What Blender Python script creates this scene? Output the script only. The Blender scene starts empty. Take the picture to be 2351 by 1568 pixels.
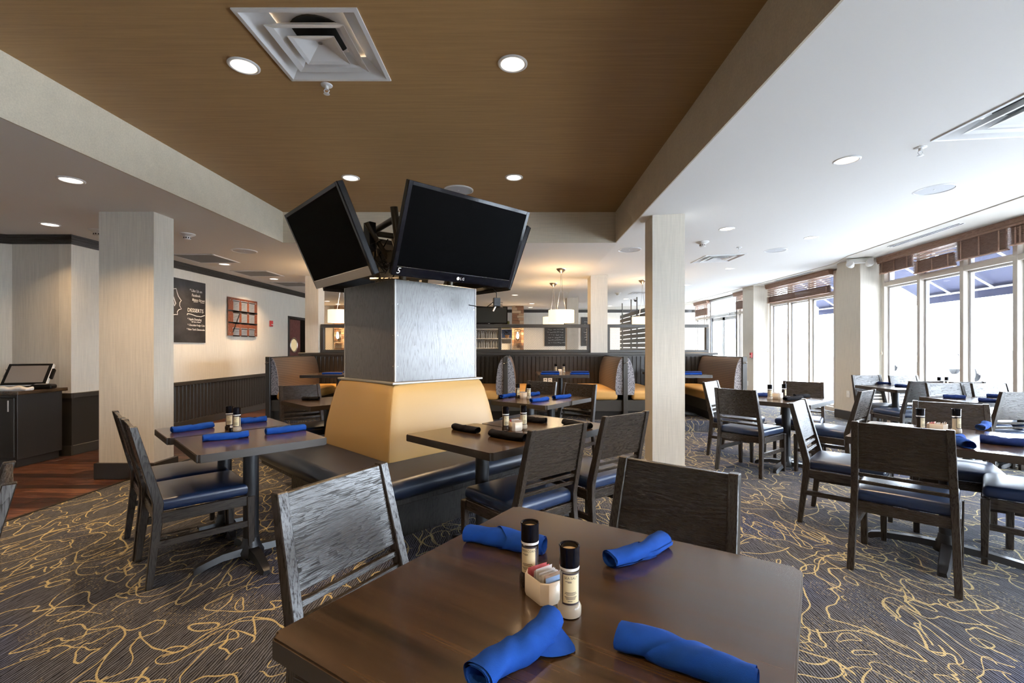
import bpy, bmesh, math, random
from mathutils import Vector, Matrix, Euler
PI = math.pi
C = bpy.context.scene.collection
SC = bpy.context.scene
# ------------------------------------------------------------------ camera, sky, exposure
F, VX, VY, HC = 1068.0, 1190.0, 797.0, 1.32     # focal length, vanishing point (2351x1568 frame), eye height
cam = bpy.data.cameras.new('camera'); co = bpy.data.objects.new('camera', cam); C.objects.link(co)
cam.sensor_width = 36; cam.lens = F/2351*36
cam.shift_x = -(VX-1175.5)/2351; cam.shift_y = (VY-784)/2351
cam.clip_start = .02; cam.clip_end = 300
co.location = (0, 0, HC); co.rotation_euler = (PI/2, 0, 0)
SC.camera = co
SC.view_settings.view_transform = 'Standard'; SC.view_settings.look = 'None'
SC.view_settings.gamma = 1; SC.view_settings.use_curve_mapping = False
SC.view_settings.exposure = 0.0
W = bpy.data.worlds.new('sky'); SC.world = W; W.use_nodes = True
wb = W.node_tree.nodes['Background']; wb.inputs['Color'].default_value = (.75, .865, 1.0, 1); wb.inputs['Strength'].default_value = 34.0
SUN = bpy.data.lights.new('sun', 'SUN'); SUN.energy = 0.0; SUN.angle = math.radians(2); SUN.color = (1, .95, .88)
so = bpy.data.objects.new('sun', SUN); C.objects.link(so); so.rotation_euler = Euler((math.radians(40), 0, math.radians(75)))
LAMP_W, LAMP_COL = 22.0, (1.0, .68, .37)
random.seed(7)

# ------------------------------------------------------------------ measuring helpers (metres; y = depth)
def G(px, py, z=0.0):
    Y = F*(HC-z)/(py-VY); return ((px-VX)*Y/F, Y)
ZC, ZR, SL = 2.68, 3.077, .047                    # low ceiling, raised ceiling, rise of the right ceiling towards the windows
def zr(x): return ZC+SL*(x-1.275)                 # right ceiling height
def CE(px, py, z=ZC):
    Y = F*(z-HC)/(VY-py); return ((px-VX)*Y/F, Y)
def CR(px, py):
    Y = F*(ZC-HC-SL*1.275)/((VY-py)-SL*(px-VX)); X = (px-VX)*Y/F; return (X, Y, zr(X))
def winx(y): return 5.267+.134*y if y < 8.16 else 6.36

# ------------------------------------------------------------------ mesh helpers
def box(bm, x0, x1, y0, y1, z0, z1, M=None, bev=0, seg=1):
    r = bmesh.ops.create_cube(bm, size=1)
    vs = r['verts']
    for v in vs:
        v.co = Vector(((x0+x1)/2+v.co.x*(x1-x0), (y0+y1)/2+v.co.y*(y1-y0), (z0+z1)/2+v.co.z*(z1-z0)))
    if bev:
        es = list({e for v in vs for e in v.link_edges})
        q = bmesh.ops.bevel(bm, geom=es, offset=bev, segments=seg, affect='EDGES', profile=.5)
        vs = list({v for f in q['faces'] for v in f.verts} | {v for v in vs if v.is_valid})
    if M is not None:
        for v in vs: v.co = M @ v.co
    return vs
def prism(bm, pts, a0, a1, axis='x', M=None):
    def P(u, v, a): return Vector({'x': (a, u, v), 'y': (u, a, v), 'z': (u, v, a)}[axis])
    A = [bm.verts.new(P(u, v, a0)) for u, v in pts]; B = [bm.verts.new(P(u, v, a1)) for u, v in pts]
    n = len(pts)
    bm.faces.new(A); bm.faces.new(B[::-1])
    for i in range(n): bm.faces.new((A[i], A[(i+1) % n], B[(i+1) % n], B[i]))
    if M is not None:
        for v in A+B: v.co = M @ v.co
    return A+B
def hexa(bm, c):                                   # 8 corners: bottom loop then top loop
    v = [bm.verts.new(p) for p in c]
    for f in ((3,2,1,0),(4,5,6,7),(0,1,5,4),(1,2,6,5),(2,3,7,6),(3,0,4,7)): bm.faces.new([v[i] for i in f])
    return v
def lathe(bm, prof, n=24, M=None, cap=True):
    rings = []
    for r, z in prof:
        rings.append([bm.verts.new((r*math.cos(2*PI*k/n), r*math.sin(2*PI*k/n), z)) for k in range(n)])
    for a, b in zip(rings, rings[1:]):
        for k in range(n): bm.faces.new((a[k], a[(k+1) % n], b[(k+1) % n], b[k]))
    if cap:
        bm.faces.new(rings[0][::-1]); bm.faces.new(rings[-1])
    if M is not None:
        for r in rings:
            for v in r: v.co = M @ v.co
def tube(bm, pts, r, n=8, cap=True):
    pts = [Vector(p) for p in pts]; rings = []
    for i, p in enumerate(pts):
        d = (pts[min(i+1, len(pts)-1)]-pts[max(i-1, 0)]).normalized()
        a = d.orthogonal().normalized() if i == 0 else (pa - d*pa.dot(d)).normalized()
        pa = a; b = d.cross(a)
        rr = r[i] if isinstance(r, (list, tuple)) else r
        rings.append([bm.verts.new(p+(a*math.cos(2*PI*k/n)+b*math.sin(2*PI*k/n))*rr) for k in range(n)])
    for s, t in zip(rings, rings[1:]):
        for k in range(n): bm.faces.new((s[k], s[(k+1) % n], t[(k+1) % n], t[k]))
    if cap: bm.faces.new(rings[0][::-1]); bm.faces.new(rings[-1])
def rbox(bm, w, d, h, r, dome=0, z0=0, taper=0, cx=0, cy=0, k=4, nin=5, M=None):
    """rounded cushion standing on z0; taper narrows the back; dome lifts the middle of the top"""
    def ax(L):
        a = [-L/2+r*(1-math.cos(PI/2*i/k)) for i in range(k)]
        m = [-L/2+r+(L-2*r)*i/nin for i in range(nin+1)]
        return a+m+[-t for t in a[::-1]]
    X, Y, Z = ax(w), ax(d), ax(h); nv = {}
    def V(i, j, l):
        key = (i, j, l)
        if key not in nv:
            p = Vector((X[i], Y[j], Z[l]))
            q = Vector((max(-w/2+r, min(w/2-r, p.x)), max(-d/2+r, min(d/2-r, p.y)), max(-h/2+r, min(h/2-r, p.z))))
            e = p-q
            if e.length > 1e-9: p = q+e.normalized()*r
            if p.z > 0 and dome: p.z += dome*max(0, 1-(2*p.x/w)**2)*max(0, 1-(2*p.y/d)**2)
            p.x *= 1-taper*(.5-p.y/d)
            p += Vector((cx, cy, z0+h/2))
            nv[key] = bm.verts.new(M @ p if M is not None else p)
        return nv[key]
    nx, ny, nz = len(X), len(Y), len(Z)
    def face(*k4): 
        vs = [V(*q) for q in k4]
        bm.faces.new(vs)
    for i in range(nx-1):
        for j in range(ny-1):
            face((i,j,nz-1),(i+1,j,nz-1),(i+1,j+1,nz-1),(i,j+1,nz-1)); face((i,j,0),(i,j+1,0),(i+1,j+1,0),(i+1,j,0))
        for l in range(nz-1):
            face((i,0,l),(i+1,0,l),(i+1,0,l+1),(i,0,l+1)); face((i,ny-1,l),(i,ny-1,l+1),(i+1,ny-1,l+1),(i+1,ny-1,l))
    for j in range(ny-1):
        for l in range(nz-1):
            face((0,j,l),(0,j,l+1),(0,j+1,l+1),(0,j+1,l)); face((nx-1,j,l),(nx-1,j+1,l),(nx-1,j+1,l+1),(nx-1,j,l+1))
def B(): return bmesh.new()
def obj(name, bm, mat, parent=None, smooth=False, fix=True):
    if fix: bmesh.ops.recalc_face_normals(bm, faces=bm.faces)
    me = bpy.data.meshes.new(name); bm.to_mesh(me); bm.free()
    me.materials.append(mat)
    if smooth:
        me.polygons.foreach_set('use_smooth', [True]*len(me.polygons)); me.set_sharp_from_angle(angle=math.radians(38))
    o = bpy.data.objects.new(name, me); C.objects.link(o)
    if parent: o.parent = parent
    return o
def inst(o, name, parent=None, loc=None, rot=None, scale=None):
    c = bpy.data.objects.new(name, o.data); C.objects.link(c)
    if parent: c.parent = parent
    if loc is not None: c.location = loc
    if rot is not None: c.rotation_euler = rot
    if scale is not None: c.scale = scale
    return c
def tag(o, label, cat, group=None):
    o['label'] = label; o['category'] = cat
    if group: o['group'] = group
    return o
def thing(name, label, cat, loc=(0,0,0), rotz=0, group=None):
    o = bpy.data.objects.new(name, None); C.objects.link(o); o.empty_display_size = .05
    o.location = loc; o.rotation_euler = (0, 0, rotz)
    return tag(o, label, cat, group)
def struct(o): o['kind'] = 'structure'; return o
def copy_tree(o, parent=None):
    c = o.copy(); C.objects.link(c)
    if parent: c.parent = parent
    for ch in list(o.children): copy_tree(ch, c)
    return c
def sbox(name, mat, *b, parent=None, bev=0):
    bm = B(); box(bm, *b, bev=bev); o = obj(name, bm, mat, parent)
    return o if parent else struct(o)
def text(name, s, size, mat, parent, M, ext=.0006, shear=0, align='LEFT'):
    cu = bpy.data.curves.new(name, 'FONT'); cu.body = s; cu.size = size; cu.extrude = ext; cu.shear = shear; cu.align_x = align; cu.resolution_u = 2
    tmp = bpy.data.objects.new(name, cu); me = bpy.data.meshes.new_from_object(tmp); bpy.data.objects.remove(tmp)
    me.materials.clear(); me.materials.append(mat)
    o = bpy.data.objects.new(name, me); C.objects.link(o); o.parent = parent
    o.matrix_local = M
    return o

# ------------------------------------------------------------------ materials
MATS = {}
class N:
    def __init__(s, name):
        s.m = bpy.data.materials.new(name); s.m.use_nodes = True; s.t = s.m.node_tree; s.p = s.t.nodes['Principled BSDF']; MATS[name] = s.m
    def n(s, t, **k):
        o = s.t.nodes.new(t)
        for a, v in k.items():
            if a.startswith('i_'): 
                key = a[2:]; o.inputs[int(key) if key.isdigit() else key.replace('_', ' ')].default_value = v
            else: setattr(o, a, v)
        return o
    def l(s, a, b): s.t.links.new(a, b)
    def set(s, **k):
        for a, v in k.items():
            s.p.inputs[a.replace('_', ' ')].default_value = v
    def coords(s, scale=(1,1,1), rnd=0, kind='Object', rot=(0,0,0)):
        tc = s.n('ShaderNodeTexCoord'); out = tc.outputs[kind]
        if rnd:
            oi = s.n('ShaderNodeObjectInfo'); m = s.n('ShaderNodeVectorMath', operation='SCALE'); m.inputs[0].default_value = (rnd, rnd*.7, rnd*1.3)
            s.l(oi.outputs['Random'], m.inputs['Scale']); a = s.n('ShaderNodeVectorMath', operation='ADD'); s.l(out, a.inputs[0]); s.l(m.outputs[0], a.inputs[1]); out = a.outputs[0]
        mp = s.n('ShaderNodeMapping'); mp.inputs['Scale'].default_value = scale; mp.inputs['Rotation'].default_value = rot; s.l(out, mp.inputs['Vector'])
        return mp.outputs[0]
    def noise(s, vec, scale=5, detail=3, rough=.5, dist=0):
        o = s.n('ShaderNodeTexNoise'); s.l(vec, o.inputs['Vector']); o.inputs['Scale'].default_value = scale; o.inputs['Detail'].default_value = detail
        o.inputs['Roughness'].default_value = rough; o.inputs['Distortion'].default_value = dist; return o.outputs['Fac']
    def ramp(s, fac, stops):
        o = s.n('ShaderNodeValToRGB'); s.l(fac, o.inputs[0]); e = o.color_ramp.elements
        while len(e) < len(stops): e.new(.5)
        for q, (p, c) in zip(e, stops): q.position = p; q.color = (*c, 1) if len(c) == 3 else c
        return o.outputs[0]
    def math(s, op, a, b=None, c=None):
        o = s.n('ShaderNodeMath', operation=op)
        for i, v in enumerate((a, b, c)):
            if v is None: continue
            if isinstance(v, (int, float)): o.inputs[i].default_value = v
            else: s.l(v, o.inputs[i])
        return o.outputs[0]
    def mix(s, fac, a, b):
        o = s.n('ShaderNodeMix', data_type='RGBA')
        for i, v in ((0, fac), (6, a), (7, b)):
            if isinstance(v, (int, float)): o.inputs[i].default_value = v
            elif isinstance(v, tuple): o.inputs[i].default_value = (*v, 1)
            else: s.l(v, o.inputs[i])
        return o.outputs[2]
    def col(s, c): s.l(c, s.p.inputs['Base Color'])
    def bump(s, h, strength=.2, dist=.002):
        o = s.n('ShaderNodeBump'); o.inputs['Strength'].default_value = strength; o.inputs['Distance'].default_value = dist
        s.l(h, o.inputs['Height']); s.l(o.outputs[0], s.p.inputs['Normal'])
def plain(name, c, rough=.5, metal=0, bump=0, bscale=80, **k):
    a = N(name); a.set(Base_Color=(*c, 1), Roughness=rough, Metallic=metal, **k)
    if bump:
        v = a.coords(); a.bump(a.noise(v, bscale, 3), bump, .002)
    return a.m
def wood(name, dark, light, axis='x', rough=.35, scale=1.0, pore=.35, rnd=3.0, coat=0, contrast=(.35, .7), bumpd=.0012, rings=30.0):
    """plain-sawn grain: contour bands of a stretched noise (cathedrals), cut up by fine open pores"""
    a = N(name)
    st = {'x': (1.7, 9, 9), 'y': (9, 1.7, 9), 'z': (9, 9, 1.7)}[axis]
    fi = {'x': (14, 330, 330), 'y': (330, 14, 330), 'z': (330, 330, 14)}[axis]
    v = a.coords(tuple(s*scale for s in st), rnd); f = a.coords(tuple(s*scale for s in fi), rnd)
    w = a.coords(tuple(s*scale*6 for s in st), rnd)
    n1 = a.math('ADD', a.noise(v, .62, 1.5, .5, .35), a.math('MULTIPLY', a.noise(w, 1.0, 2), .035))
    bands = a.math('FRACT', a.math('MULTIPLY', n1, rings))
    bands = a.math('POWER', bands, 2.2)
    n2 = a.noise(f, 1.0, 3, .6)
    g = a.math('ADD', a.math('MULTIPLY', bands, .26), a.math('MULTIPLY', n2, .95))
    a.col(a.ramp(g, [(contrast[0], light), (contrast[1]+.15, dark)]))
    pr = a.ramp(a.math('ADD', n2, a.math('MULTIPLY', bands, .13)), [(.53, (1, 1, 1)), (.68, (0, 0, 0))])
    a.bump(pr, pore, bumpd)
    a.l(a.math('ADD', a.math('MULTIPLY', a.math('SUBTRACT', 1.0, pr), .20), rough), a.p.inputs['Roughness'])
    a.l(a.math('ADD', a.math('MULTIPLY', pr, .42), .22), a.p.inputs['Specular IOR Level'])
    if coat: a.set(Coat_Weight=coat, Coat_Roughness=.28)
    return a.m
def linen(name, c, vert=True, var=.12, rough=.75):
    a = N(name)
    v = a.coords((60, 60, 2.2) if vert else (2.2, 60, 60)); w = a.coords((9, 9, 500) if vert else (500, 9, 9))
    g = a.math('ADD', a.math('MULTIPLY', a.noise(v, 1.6, 4, .6), .7), a.math('MULTIPLY', a.noise(w, 1, 2), .3))
    lo = tuple(x*(1-var) for x in c); hi = tuple(min(1, x*(1+var)) for x in c)
    a.col(a.ramp(g, [(.3, lo), (.7, hi)])); a.set(Roughness=rough); a.bump(g, .12, .001)
    return a.m
M_wall = linen('wall_linen', (.64, .585, .50)); M_wallL = linen('wall_linen_pale', (.74, .69, .60))
M_ceil = plain('ceiling_paint', (.84, .82, .79), .8, bump=.04, bscale=120)
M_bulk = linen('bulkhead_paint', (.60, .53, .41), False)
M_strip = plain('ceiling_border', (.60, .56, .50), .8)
a = N('ceiling_brown'); v = a.coords((1.2, 26, 26)); g = a.math('ADD', a.math('MULTIPLY', a.noise(v, 1.4, 5, .65), .8), a.math('MULTIPLY', a.noise(a.coords((3, 220, 220)), 1, 2), .2))
a.col(a.ramp(g, [(.3, (.235, .130, .046)), (.7, (.335, .195, .075))])); a.set(Roughness=.6); M_brown = a.m
M_white = plain('white_metal', (.8, .8, .8), .35); M_plastic = plain('white_plastic', (.82, .81, .78), .4)
M_blackw = wood('black_wood', (.006, .005, .004), (.016, .013, .010), 'z', .32, pore=.15)
M_darktrim = plain('dark_trim', (.020, .015, .011), .4); M_ledge = plain('ledge_paint', (.045, .038, .03), .35)
M_plank = plain('wainscot_plank', (.030, .024, .018), .33, bump=.05)
M_ox = wood('oak_x', (.007, .0045, .003), (.034, .023, .0155), 'x', .25, 1.25, pore=.12, contrast=(.32, .75)); M_oz = wood('oak_z', (.010, .007, .005), (.036, .025, .017), 'z', .28, pore=.07); M_oy = wood('oak_y', (.010, .007, .005), (.036, .025, .017), 'y', .28, pore=.07)
def veneer(name, dark, light, axis, rough, sc=1.0, coat=0):
    """straight-grained polished top: fine streaks, faint broad figure"""
    a = N(name); st = {'x': (1.2, 26, 26), 'y': (26, 1.2, 26)}[axis]; fi = {'x': (4, 220, 220), 'y': (220, 4, 220)}[axis]
    v = a.coords(tuple(q*sc for q in st), 3); f = a.coords(tuple(q*sc for q in fi), 3)
    g = a.math('ADD', a.math('MULTIPLY', a.noise(v, 1.0, 5, .6, .3), .7), a.math('MULTIPLY', a.noise(f, 1, 3), .3))
    a.col(a.ramp(g, [(.32, dark), (.68, light)])); a.set(Roughness=rough, Coat_Weight=coat, Coat_Roughness=.10); a.bump(g, .05, .0004)
    return a.m
M_top = veneer('table_top', (.006, .003, .0015), (.085, .045, .020), 'y', .26, .7, .35)
M_band = plain('table_edge_band', (.036, .026, .018), .33, bump=.04, bscale=90); M_edge = wood('table_edge', (.03, .022, .015), (.10, .075, .055), 'y', .4, pore=.3)
M_seat = plain('navy_vinyl', (.008, .020, .058), .34, bump=.05, bscale=260, Coat_Weight=.15, Coat_Roughness=.25)
M_bench = plain('dark_vinyl', (.007, .014, .032), .36, bump=.06, bscale=260, Coat_Weight=.15, Coat_Roughness=.25)
M_tan = plain('tan_vinyl', (.46, .285, .10), .42, bump=.05, bscale=240)
M_boothseat = plain('orange_vinyl', (.62, .33, .09), .45, bump=.05, bscale=240)
M_steel = plain('black_steel', (.014, .014, .016), .38, bump=.03); M_chrome = plain('chrome', (.7, .7, .7), .15, 1); M_nickel = plain('brushed_nickel', (.55, .50, .44), .3, 1)
M_bracket = plain('bracket_steel', (.05, .042, .03), .3, .6)
M_blk = plain('black_plastic', (.004, .004, .005), .35, Specular_IOR_Level=.25); M_gloss = plain('gloss_bezel', (.004, .004, .006), .10, Specular_IOR_Level=.32); M_screen = plain('tv_screen', (.0006, .0006, .0008), .6, Specular_IOR_Level=.02)
M_silver = plain('silver_strip', (.36, .34, .31), .4, .3)
def cloth(name, c):
    a = N(name); v = a.coords((1, 1, 1), 2.0); g = a.noise(v, 900, 1); h = a.noise(v, 24, 3)
    a.col(a.mix(h, tuple(x*.75 for x in c), tuple(min(1, x*1.2) for x in c))); a.set(Roughness=.92, Specular_IOR_Level=.15)
    a.bump(a.math('ADD', a.math('MULTIPLY', g, .25), h), .35, .004); return a.m
M_blue = cloth('blue_linen', (.008, .052, .27)); M_black = cloth('black_linen', (.010, .010, .013)); M_navy = cloth('navy_linen', (.012, .025, .10)); M_towel = cloth('white_towel', (.75, .72, .68))
M_glass = N('clear_glass'); M_glass.set(Base_Color=(1, 1, 1, 1), Roughness=.02, Transmission_Weight=1.0, IOR=1.45); M_glass = M_glass.m
a = N('window_glass')                                # thin pane: mostly lets light straight through, with a little mirror
tr = a.n('ShaderNodeBsdfTransparent'); gl = a.n('ShaderNodeBsdfGlossy'); gl.inputs['Roughness'].default_value = .02
mx = a.n('ShaderNodeMixShader'); mx.inputs[0].default_value = .05; a.l(tr.outputs[0], mx.inputs[1]); a.l(gl.outputs[0], mx.inputs[2])
a.l(mx.outputs[0], a.t.nodes['Material Output'].inputs[0]); M_pane = a.m
def emit(name, c, s):
    a = N(name); a.set(Base_Color=(*c, 1), Emission_Color=(*c, 1), Emission_Strength=s); return a.m
M_lamp = emit('lamp_lens', (1, .88, .72), 4.0); M_bulb = emit('bulb_glow', (1, .78, .50), 14)
a = N('shade_fabric'); v = a.coords((3, 3, 90)); g = a.noise(v, 2, 3)
c = a.ramp(g, [(.3, (.95, .80, .50)), (.7, (1, .90, .66))]); a.col(c); a.l(c, a.p.inputs['Emission Color']); a.set(Emission_Strength=1.25, Roughness=.8); M_shade = a.m
M_salt = plain('salt', (.85, .78, .66), .8); M_pepper = plain('peppercorns', (.05, .03, .02), .7, bump=.8, bscale=400); M_label = plain('paper_label', (.62, .52, .32), .6); M_ink = plain('ink', (.03, .02, .03), .6); M_cream = plain('cream_disc', (.75, .58, .36), .5)
M_ceramic = plain('cream_ceramic', (.72, .62, .50), .22); M_pink = plain('pink_paper', (.72, .22, .24), .6); M_paper = plain('white_paper', (.82, .80, .78), .6); M_bluepaper = plain('blue_paper', (.45, .60, .85), .6); M_brownpaper = plain('brown_paper', (.60, .45, .33), .6)
M_chalk = plain('chalk', (.75, .73, .70), .9); a = N('chalkboard'); v = a.coords((1, 1, 1)); a.col(a.ramp(a.noise(v, 2.2, 5, .6, .5), [(.4, (.012, .010, .009)), (.75, (.05, .046, .043))])); a.set(Roughness=.55); M_board = a.m
M_red = plain('red_plastic', (.45, .03, .03), .4); M_door = wood('mahogany', (.06, .012, .010), (.16, .045, .035), 'z', .35, pore=.1); M_alu = plain('bronze_aluminium', (.55, .49, .42), .45); M_alu2 = plain('pale_aluminium', (.62, .62, .62), .4)
M_blind = wood('blind_wood', (.16, .085, .055), (.32, .18, .12), 'y', .5, pore=.1, contrast=(.2, .9)); M_awning = plain('awning_canvas', (.0075, .0105, .044), .8); M_ground = plain('pavement', (.80, .80, .80), .8); M_cord = plain('cord', (.35, .28, .2), .8)
M_stone = [plain('ledge_stone', (.42, .27, .16), .8, bump=.5, bscale=60), plain('ledge_stone_pale', (.50, .38, .26), .8, bump=.5, bscale=60), plain('ledge_stone_dark', (.26, .14, .08), .8, bump=.5, bscale=60)]
M_grey = plain('grille_grey', (.30, .29, .27), .6); M_dark = plain('duct_dark', (.01, .01, .01), .8)
# carpet: dark cut stripes with meandering gold lines
a = N('carpet')
v = a.coords((1, 1, 1), 0, 'Object')
sx = a.n('ShaderNodeSeparateXYZ'); a.l(v, sx.inputs[0])
jit = a.math('MULTIPLY', a.noise(a.coords((55, 9, 1)), 1.0, 3), .020)
stripe = a.math('SINE', a.math('MULTIPLY', a.math('ADD', sx.outputs[0], jit), 2*PI/.0125))
stripe = a.math('MULTIPLY', a.math('ADD', stripe, 1.0), .5)
tuft = a.noise(a.coords((160, 160, 160)), 1.0, 2, .7)
blot = a.noise(a.coords((.9, .9, .9)), 1.0, 2)
base = a.mix(a.math('MULTIPLY', stripe, a.math('ADD', tuft, .25)), (.009, .009, .012), (.175, .18, .21))
base = a.mix(a.ramp(blot, [(.52, (0, 0, 0)), (.66, (1, 1, 1))]), base, a.mix(stripe, (.004, .006, .020), (.095, .115, .20)))
def scrib(off, sc, w, dist, msc, thr):
    """thin wandering strokes: iso-lines of a noise field, their width kept even by the field's slope"""
    def fld(dx, dy):
        mp = a.n('ShaderNodeMapping'); mp.inputs['Location'].default_value = (off[0]+dx, off[1]+dy*.62, 0); mp.inputs['Scale'].default_value = (1.0, .62, 1); a.l(v, mp.inputs[0])
        return a.noise(mp.outputs[0], sc, .6, .5, dist), mp.outputs[0]
    e = .004
    n, mv = fld(0, 0); nx, _ = fld(e, 0); ny, _ = fld(0, e)
    gx = a.math('DIVIDE', a.math('SUBTRACT', nx, n), e); gy = a.math('DIVIDE', a.math('SUBTRACT', ny, n), e)
    gr = a.math('SQRT', a.math('ADD', a.math('MULTIPLY', gx, gx), a.math('MULTIPLY', gy, gy)))
    d = a.math('DIVIDE', a.math('ABSOLUTE', a.math('SUBTRACT', n, .5)), a.math('MAXIMUM', gr, .12))
    wj = a.math('MULTIPLY', a.math('ADD', a.noise(a.coords((7, 7, 7)), 1, 2), -.12), w)
    wj = a.math('MULTIPLY', a.math('ADD', a.noise(a.coords((90, 90, 90)), 1, 1), .5), wj)
    mk = a.math('GREATER_THAN', a.noise(mv, msc, 1), thr)
    return a.math('MULTIPLY', a.math('LESS_THAN', d, wj), mk)
s1 = scrib((3.1, 7.7, 0), 2.4, .0115, 1.5, 2.1, .44); s2 = scrib((11.3, 2.2, 0), 3.1, .0095, 2.4, 2.6, .45); s3 = scrib((5.9, 21.4, 0), 1.7, .0105, .9, 1.7, .44); s4 = scrib((17.9, 4.4, 0), 2.7, .0085, 1.8, 2.3, .46)
gold = a.math('MAXIMUM', a.math('MAXIMUM', s1, s2), a.math('MAXIMUM', s3, s4))
speck = a.math('MULTIPLY', a.math('GREATER_THAN', a.noise(a.coords((150, 60, 150)), 1, 2), .62), a.math('GREATER_THAN', a.noise(a.coords((2.2, 2.2, 2.2)), 1, 2), .52))
goldc = a.mix(tuft, (.25, .195, .09), (.60, .50, .28))
base = a.mix(a.math('MULTIPLY', speck, .55), base, goldc)
a.col(a.mix(gold, base, goldc)); a.set(Roughness=.95, Specular_IOR_Level=.15)
a.bump(a.math('ADD', stripe, a.math('MULTIPLY', tuft, .6)), .45, .004); M_carpet = a.m
# reddish plank wood
a = N('plank_floor'); v = a.coords((2.2, 30, 30), 5.0); oi = a.n('ShaderNodeObjectInfo')
g = a.math('ADD', a.noise(v, 1.2, 5, .65, .8), a.math('MULTIPLY', a.math('SUBTRACT', oi.outputs['Random'], .5), .30))
a.col(a.ramp(g, [(.30, (.018, .007, .004)), (.52, (.075, .026, .013)), (.72, (.24, .095, .045))])); a.set(Roughness=.30, Coat_Weight=.2, Coat_Roughness=.15); M_plankfloor = a.m
# printed picture: red brick front
a = N('brick_print'); v = a.coords((1, 1, 1)); sp = a.n('ShaderNodeSeparateXYZ'); a.l(v, sp.inputs[0]); cb = a.n('ShaderNodeCombineXYZ'); a.l(sp.outputs[1], cb.inputs[0]); a.l(sp.outputs[2], cb.inputs[1])
br = a.n('ShaderNodeTexBrick'); a.l(cb.outputs[0], br.inputs['Vector']); br.inputs['Scale'].default_value = 16; br.inputs['Color1'].default_value = (.22, .065, .032, 1); br.inputs['Color2'].default_value = (.13, .035, .02, 1); br.inputs['Mortar'].default_value = (.20, .10, .065, 1); br.inputs['Mortar Size'].default_value = .02
a.col(br.outputs[0]); a.set(Roughness=.25); M_print = a.m
M_pwin = plain('print_window', (.30, .33, .37), .3); M_pblk = plain('print_black', (.015, .012, .012), .4)
# booth cushion fabrics
a = N('booth_fabric'); v = a.coords((1, 1, 1)); sp = a.n('ShaderNodeSeparateXYZ'); a.l(v, sp.inputs[0])
st = a.math('MULTIPLY', a.math('ADD', a.math('SINE', a.math('MULTIPLY', sp.outputs[2], 2*PI/.028)), 1.0), .5)
a.col(a.mix(st, (.070, .042, .028), (.145, .098, .068))); a.set(Roughness=.75); M_bfab = a.m
a = N('booth_gusset'); vo = a.n('ShaderNodeTexVoronoi', i_Scale=58.0); a.l(a.coords(), vo.inputs['Vector']); a.col(a.ramp(vo.outputs['Distance'], [(.3, (.055, .05, .06)), (.45, (.32, .30, .31))])); a.set(Roughness=.8); M_gus = a.m
# stained veneer of the TV column
M_panel = wood('column_veneer', (.060, .054, .048), (.084, .076, .068), 'z', .30, 1.0, pore=.03, rnd=7, contrast=(.2, .9), bumpd=.0006, coat=.7)

# ------------------------------------------------------------------ room shell
YF, YB = 16.9, -4.0                                # far wall, wall behind the camera
XB = -3.06; XR = 1.275; YBK = 6.05                 # raised ceiling: left, right and far edge
XW = -3.88                                         # carpet meets plank floor
bm = B(); prism(bm, [(XW, YB), (winx(YB)+.1, YB), (6.46, 8.16), (6.46, YF), (XW, YF)], -.1, 0, 'z'); struct(obj('floor', bm, M_carpet))
bm = B(); box(bm, -8.4, XW, YB, YF, -.1, -.018); fl2 = struct(obj('floor', bm, M_dark))
bm = B(); box(bm, -.8, .8, -.0640, .0640, -.018, -.001, bev=.002); p0 = obj('plank', bm, M_plankfloor, fl2)
k = 0
for r in range(84):
    y = 2.2+r*.13; off = (r*.617) % 1.6
    for x in (-8.0+off-.8, -8.0+off+.8, -8.0+off+2.4, -8.0+off+4.0):
        x0, x1 = max(x-.8, -6.9), min(x+.8, XW-.004)
        if x1-x0 < .05: continue
        c = inst(p0, 'plank', fl2, ((x0+x1)/2, y, 0), None, ((x1-x0-.003)/1.6, 1, 1)); k += 1
bpy.data.objects.remove(p0)
bm = B(); box(bm, XW-.012, XW+.012, YB, YF, -.01, .006); struct(obj('trim_1', bm, M_darktrim))
# low ceiling (left and far), raised brown ceiling, right ceiling rising to the windows
bm = B(); box(bm, -8.0, XB-.01, YB, YF, ZC, 3.3); box(bm, XB-.01, XR+.02, YBK+.01, YF, ZC, 3.3); struct(obj('ceiling', bm, M_ceil))
def holed(x0, x1, ylist, holes, emit_cell):
    yl = sorted(set(ylist+[h[i] for h in holes for i in (2, 3)]))
    for y0, y1 in zip(yl, yl[1:]):
        hs = sorted((h[0], h[1]) for h in holes if h[2] < (y0+y1)/2 < h[3]); x = x0
        for h0, h1 in hs: emit_cell(x, h0, y0, y1, False); x = h1
        emit_cell(x, x1, y0, y1, True)
DIF = [(-1.163, 2.733, ZR, .655), (3.19, 2.90, zr(3.19), .66), (3.27, 7.62, zr(3.27), .66), (3.3, 12.4, zr(3.3), .62)]
def hol(d): return (d[0]-d[3]*.46, d[0]+d[3]*.46, d[1]-d[3]*.46, d[1]+d[3]*.46)
bm = B(); holed(XB-.02, XR+.02, [YB, YBK+.02], [hol(DIF[0])], lambda x0, x1, y0, y1, e: box(bm, x0, x1, y0, y1, ZR, 3.3)); struct(obj('ceiling', bm, M_brown))
def brk(y): return 5.65+.156*(y-8.0) if y < 8 else min(5.97, 5.65+.4*(y-8.0))
ys = [YB, 0, 4, 8.0, 8.8, YF]
bm = B()
def rcell(x0, x1, y0, y1, end):
    a0, a1 = (brk(y0), brk(y1)) if end else (x1, x1)
    hexa(bm, [(x0, y0, zr(x0)), (a0, y0, zr(a0)), (a1, y1, zr(a1)), (x0, y1, zr(x0)), (x0, y0, 3.4), (a0, y0, 3.4), (a1, y1, 3.4), (x0, y1, 3.4)])
holed(XR, 99, ys, [hol(q) for q in DIF[1:]], rcell); struct(obj('ceiling', bm, M_ceil))
bm = B()
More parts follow.
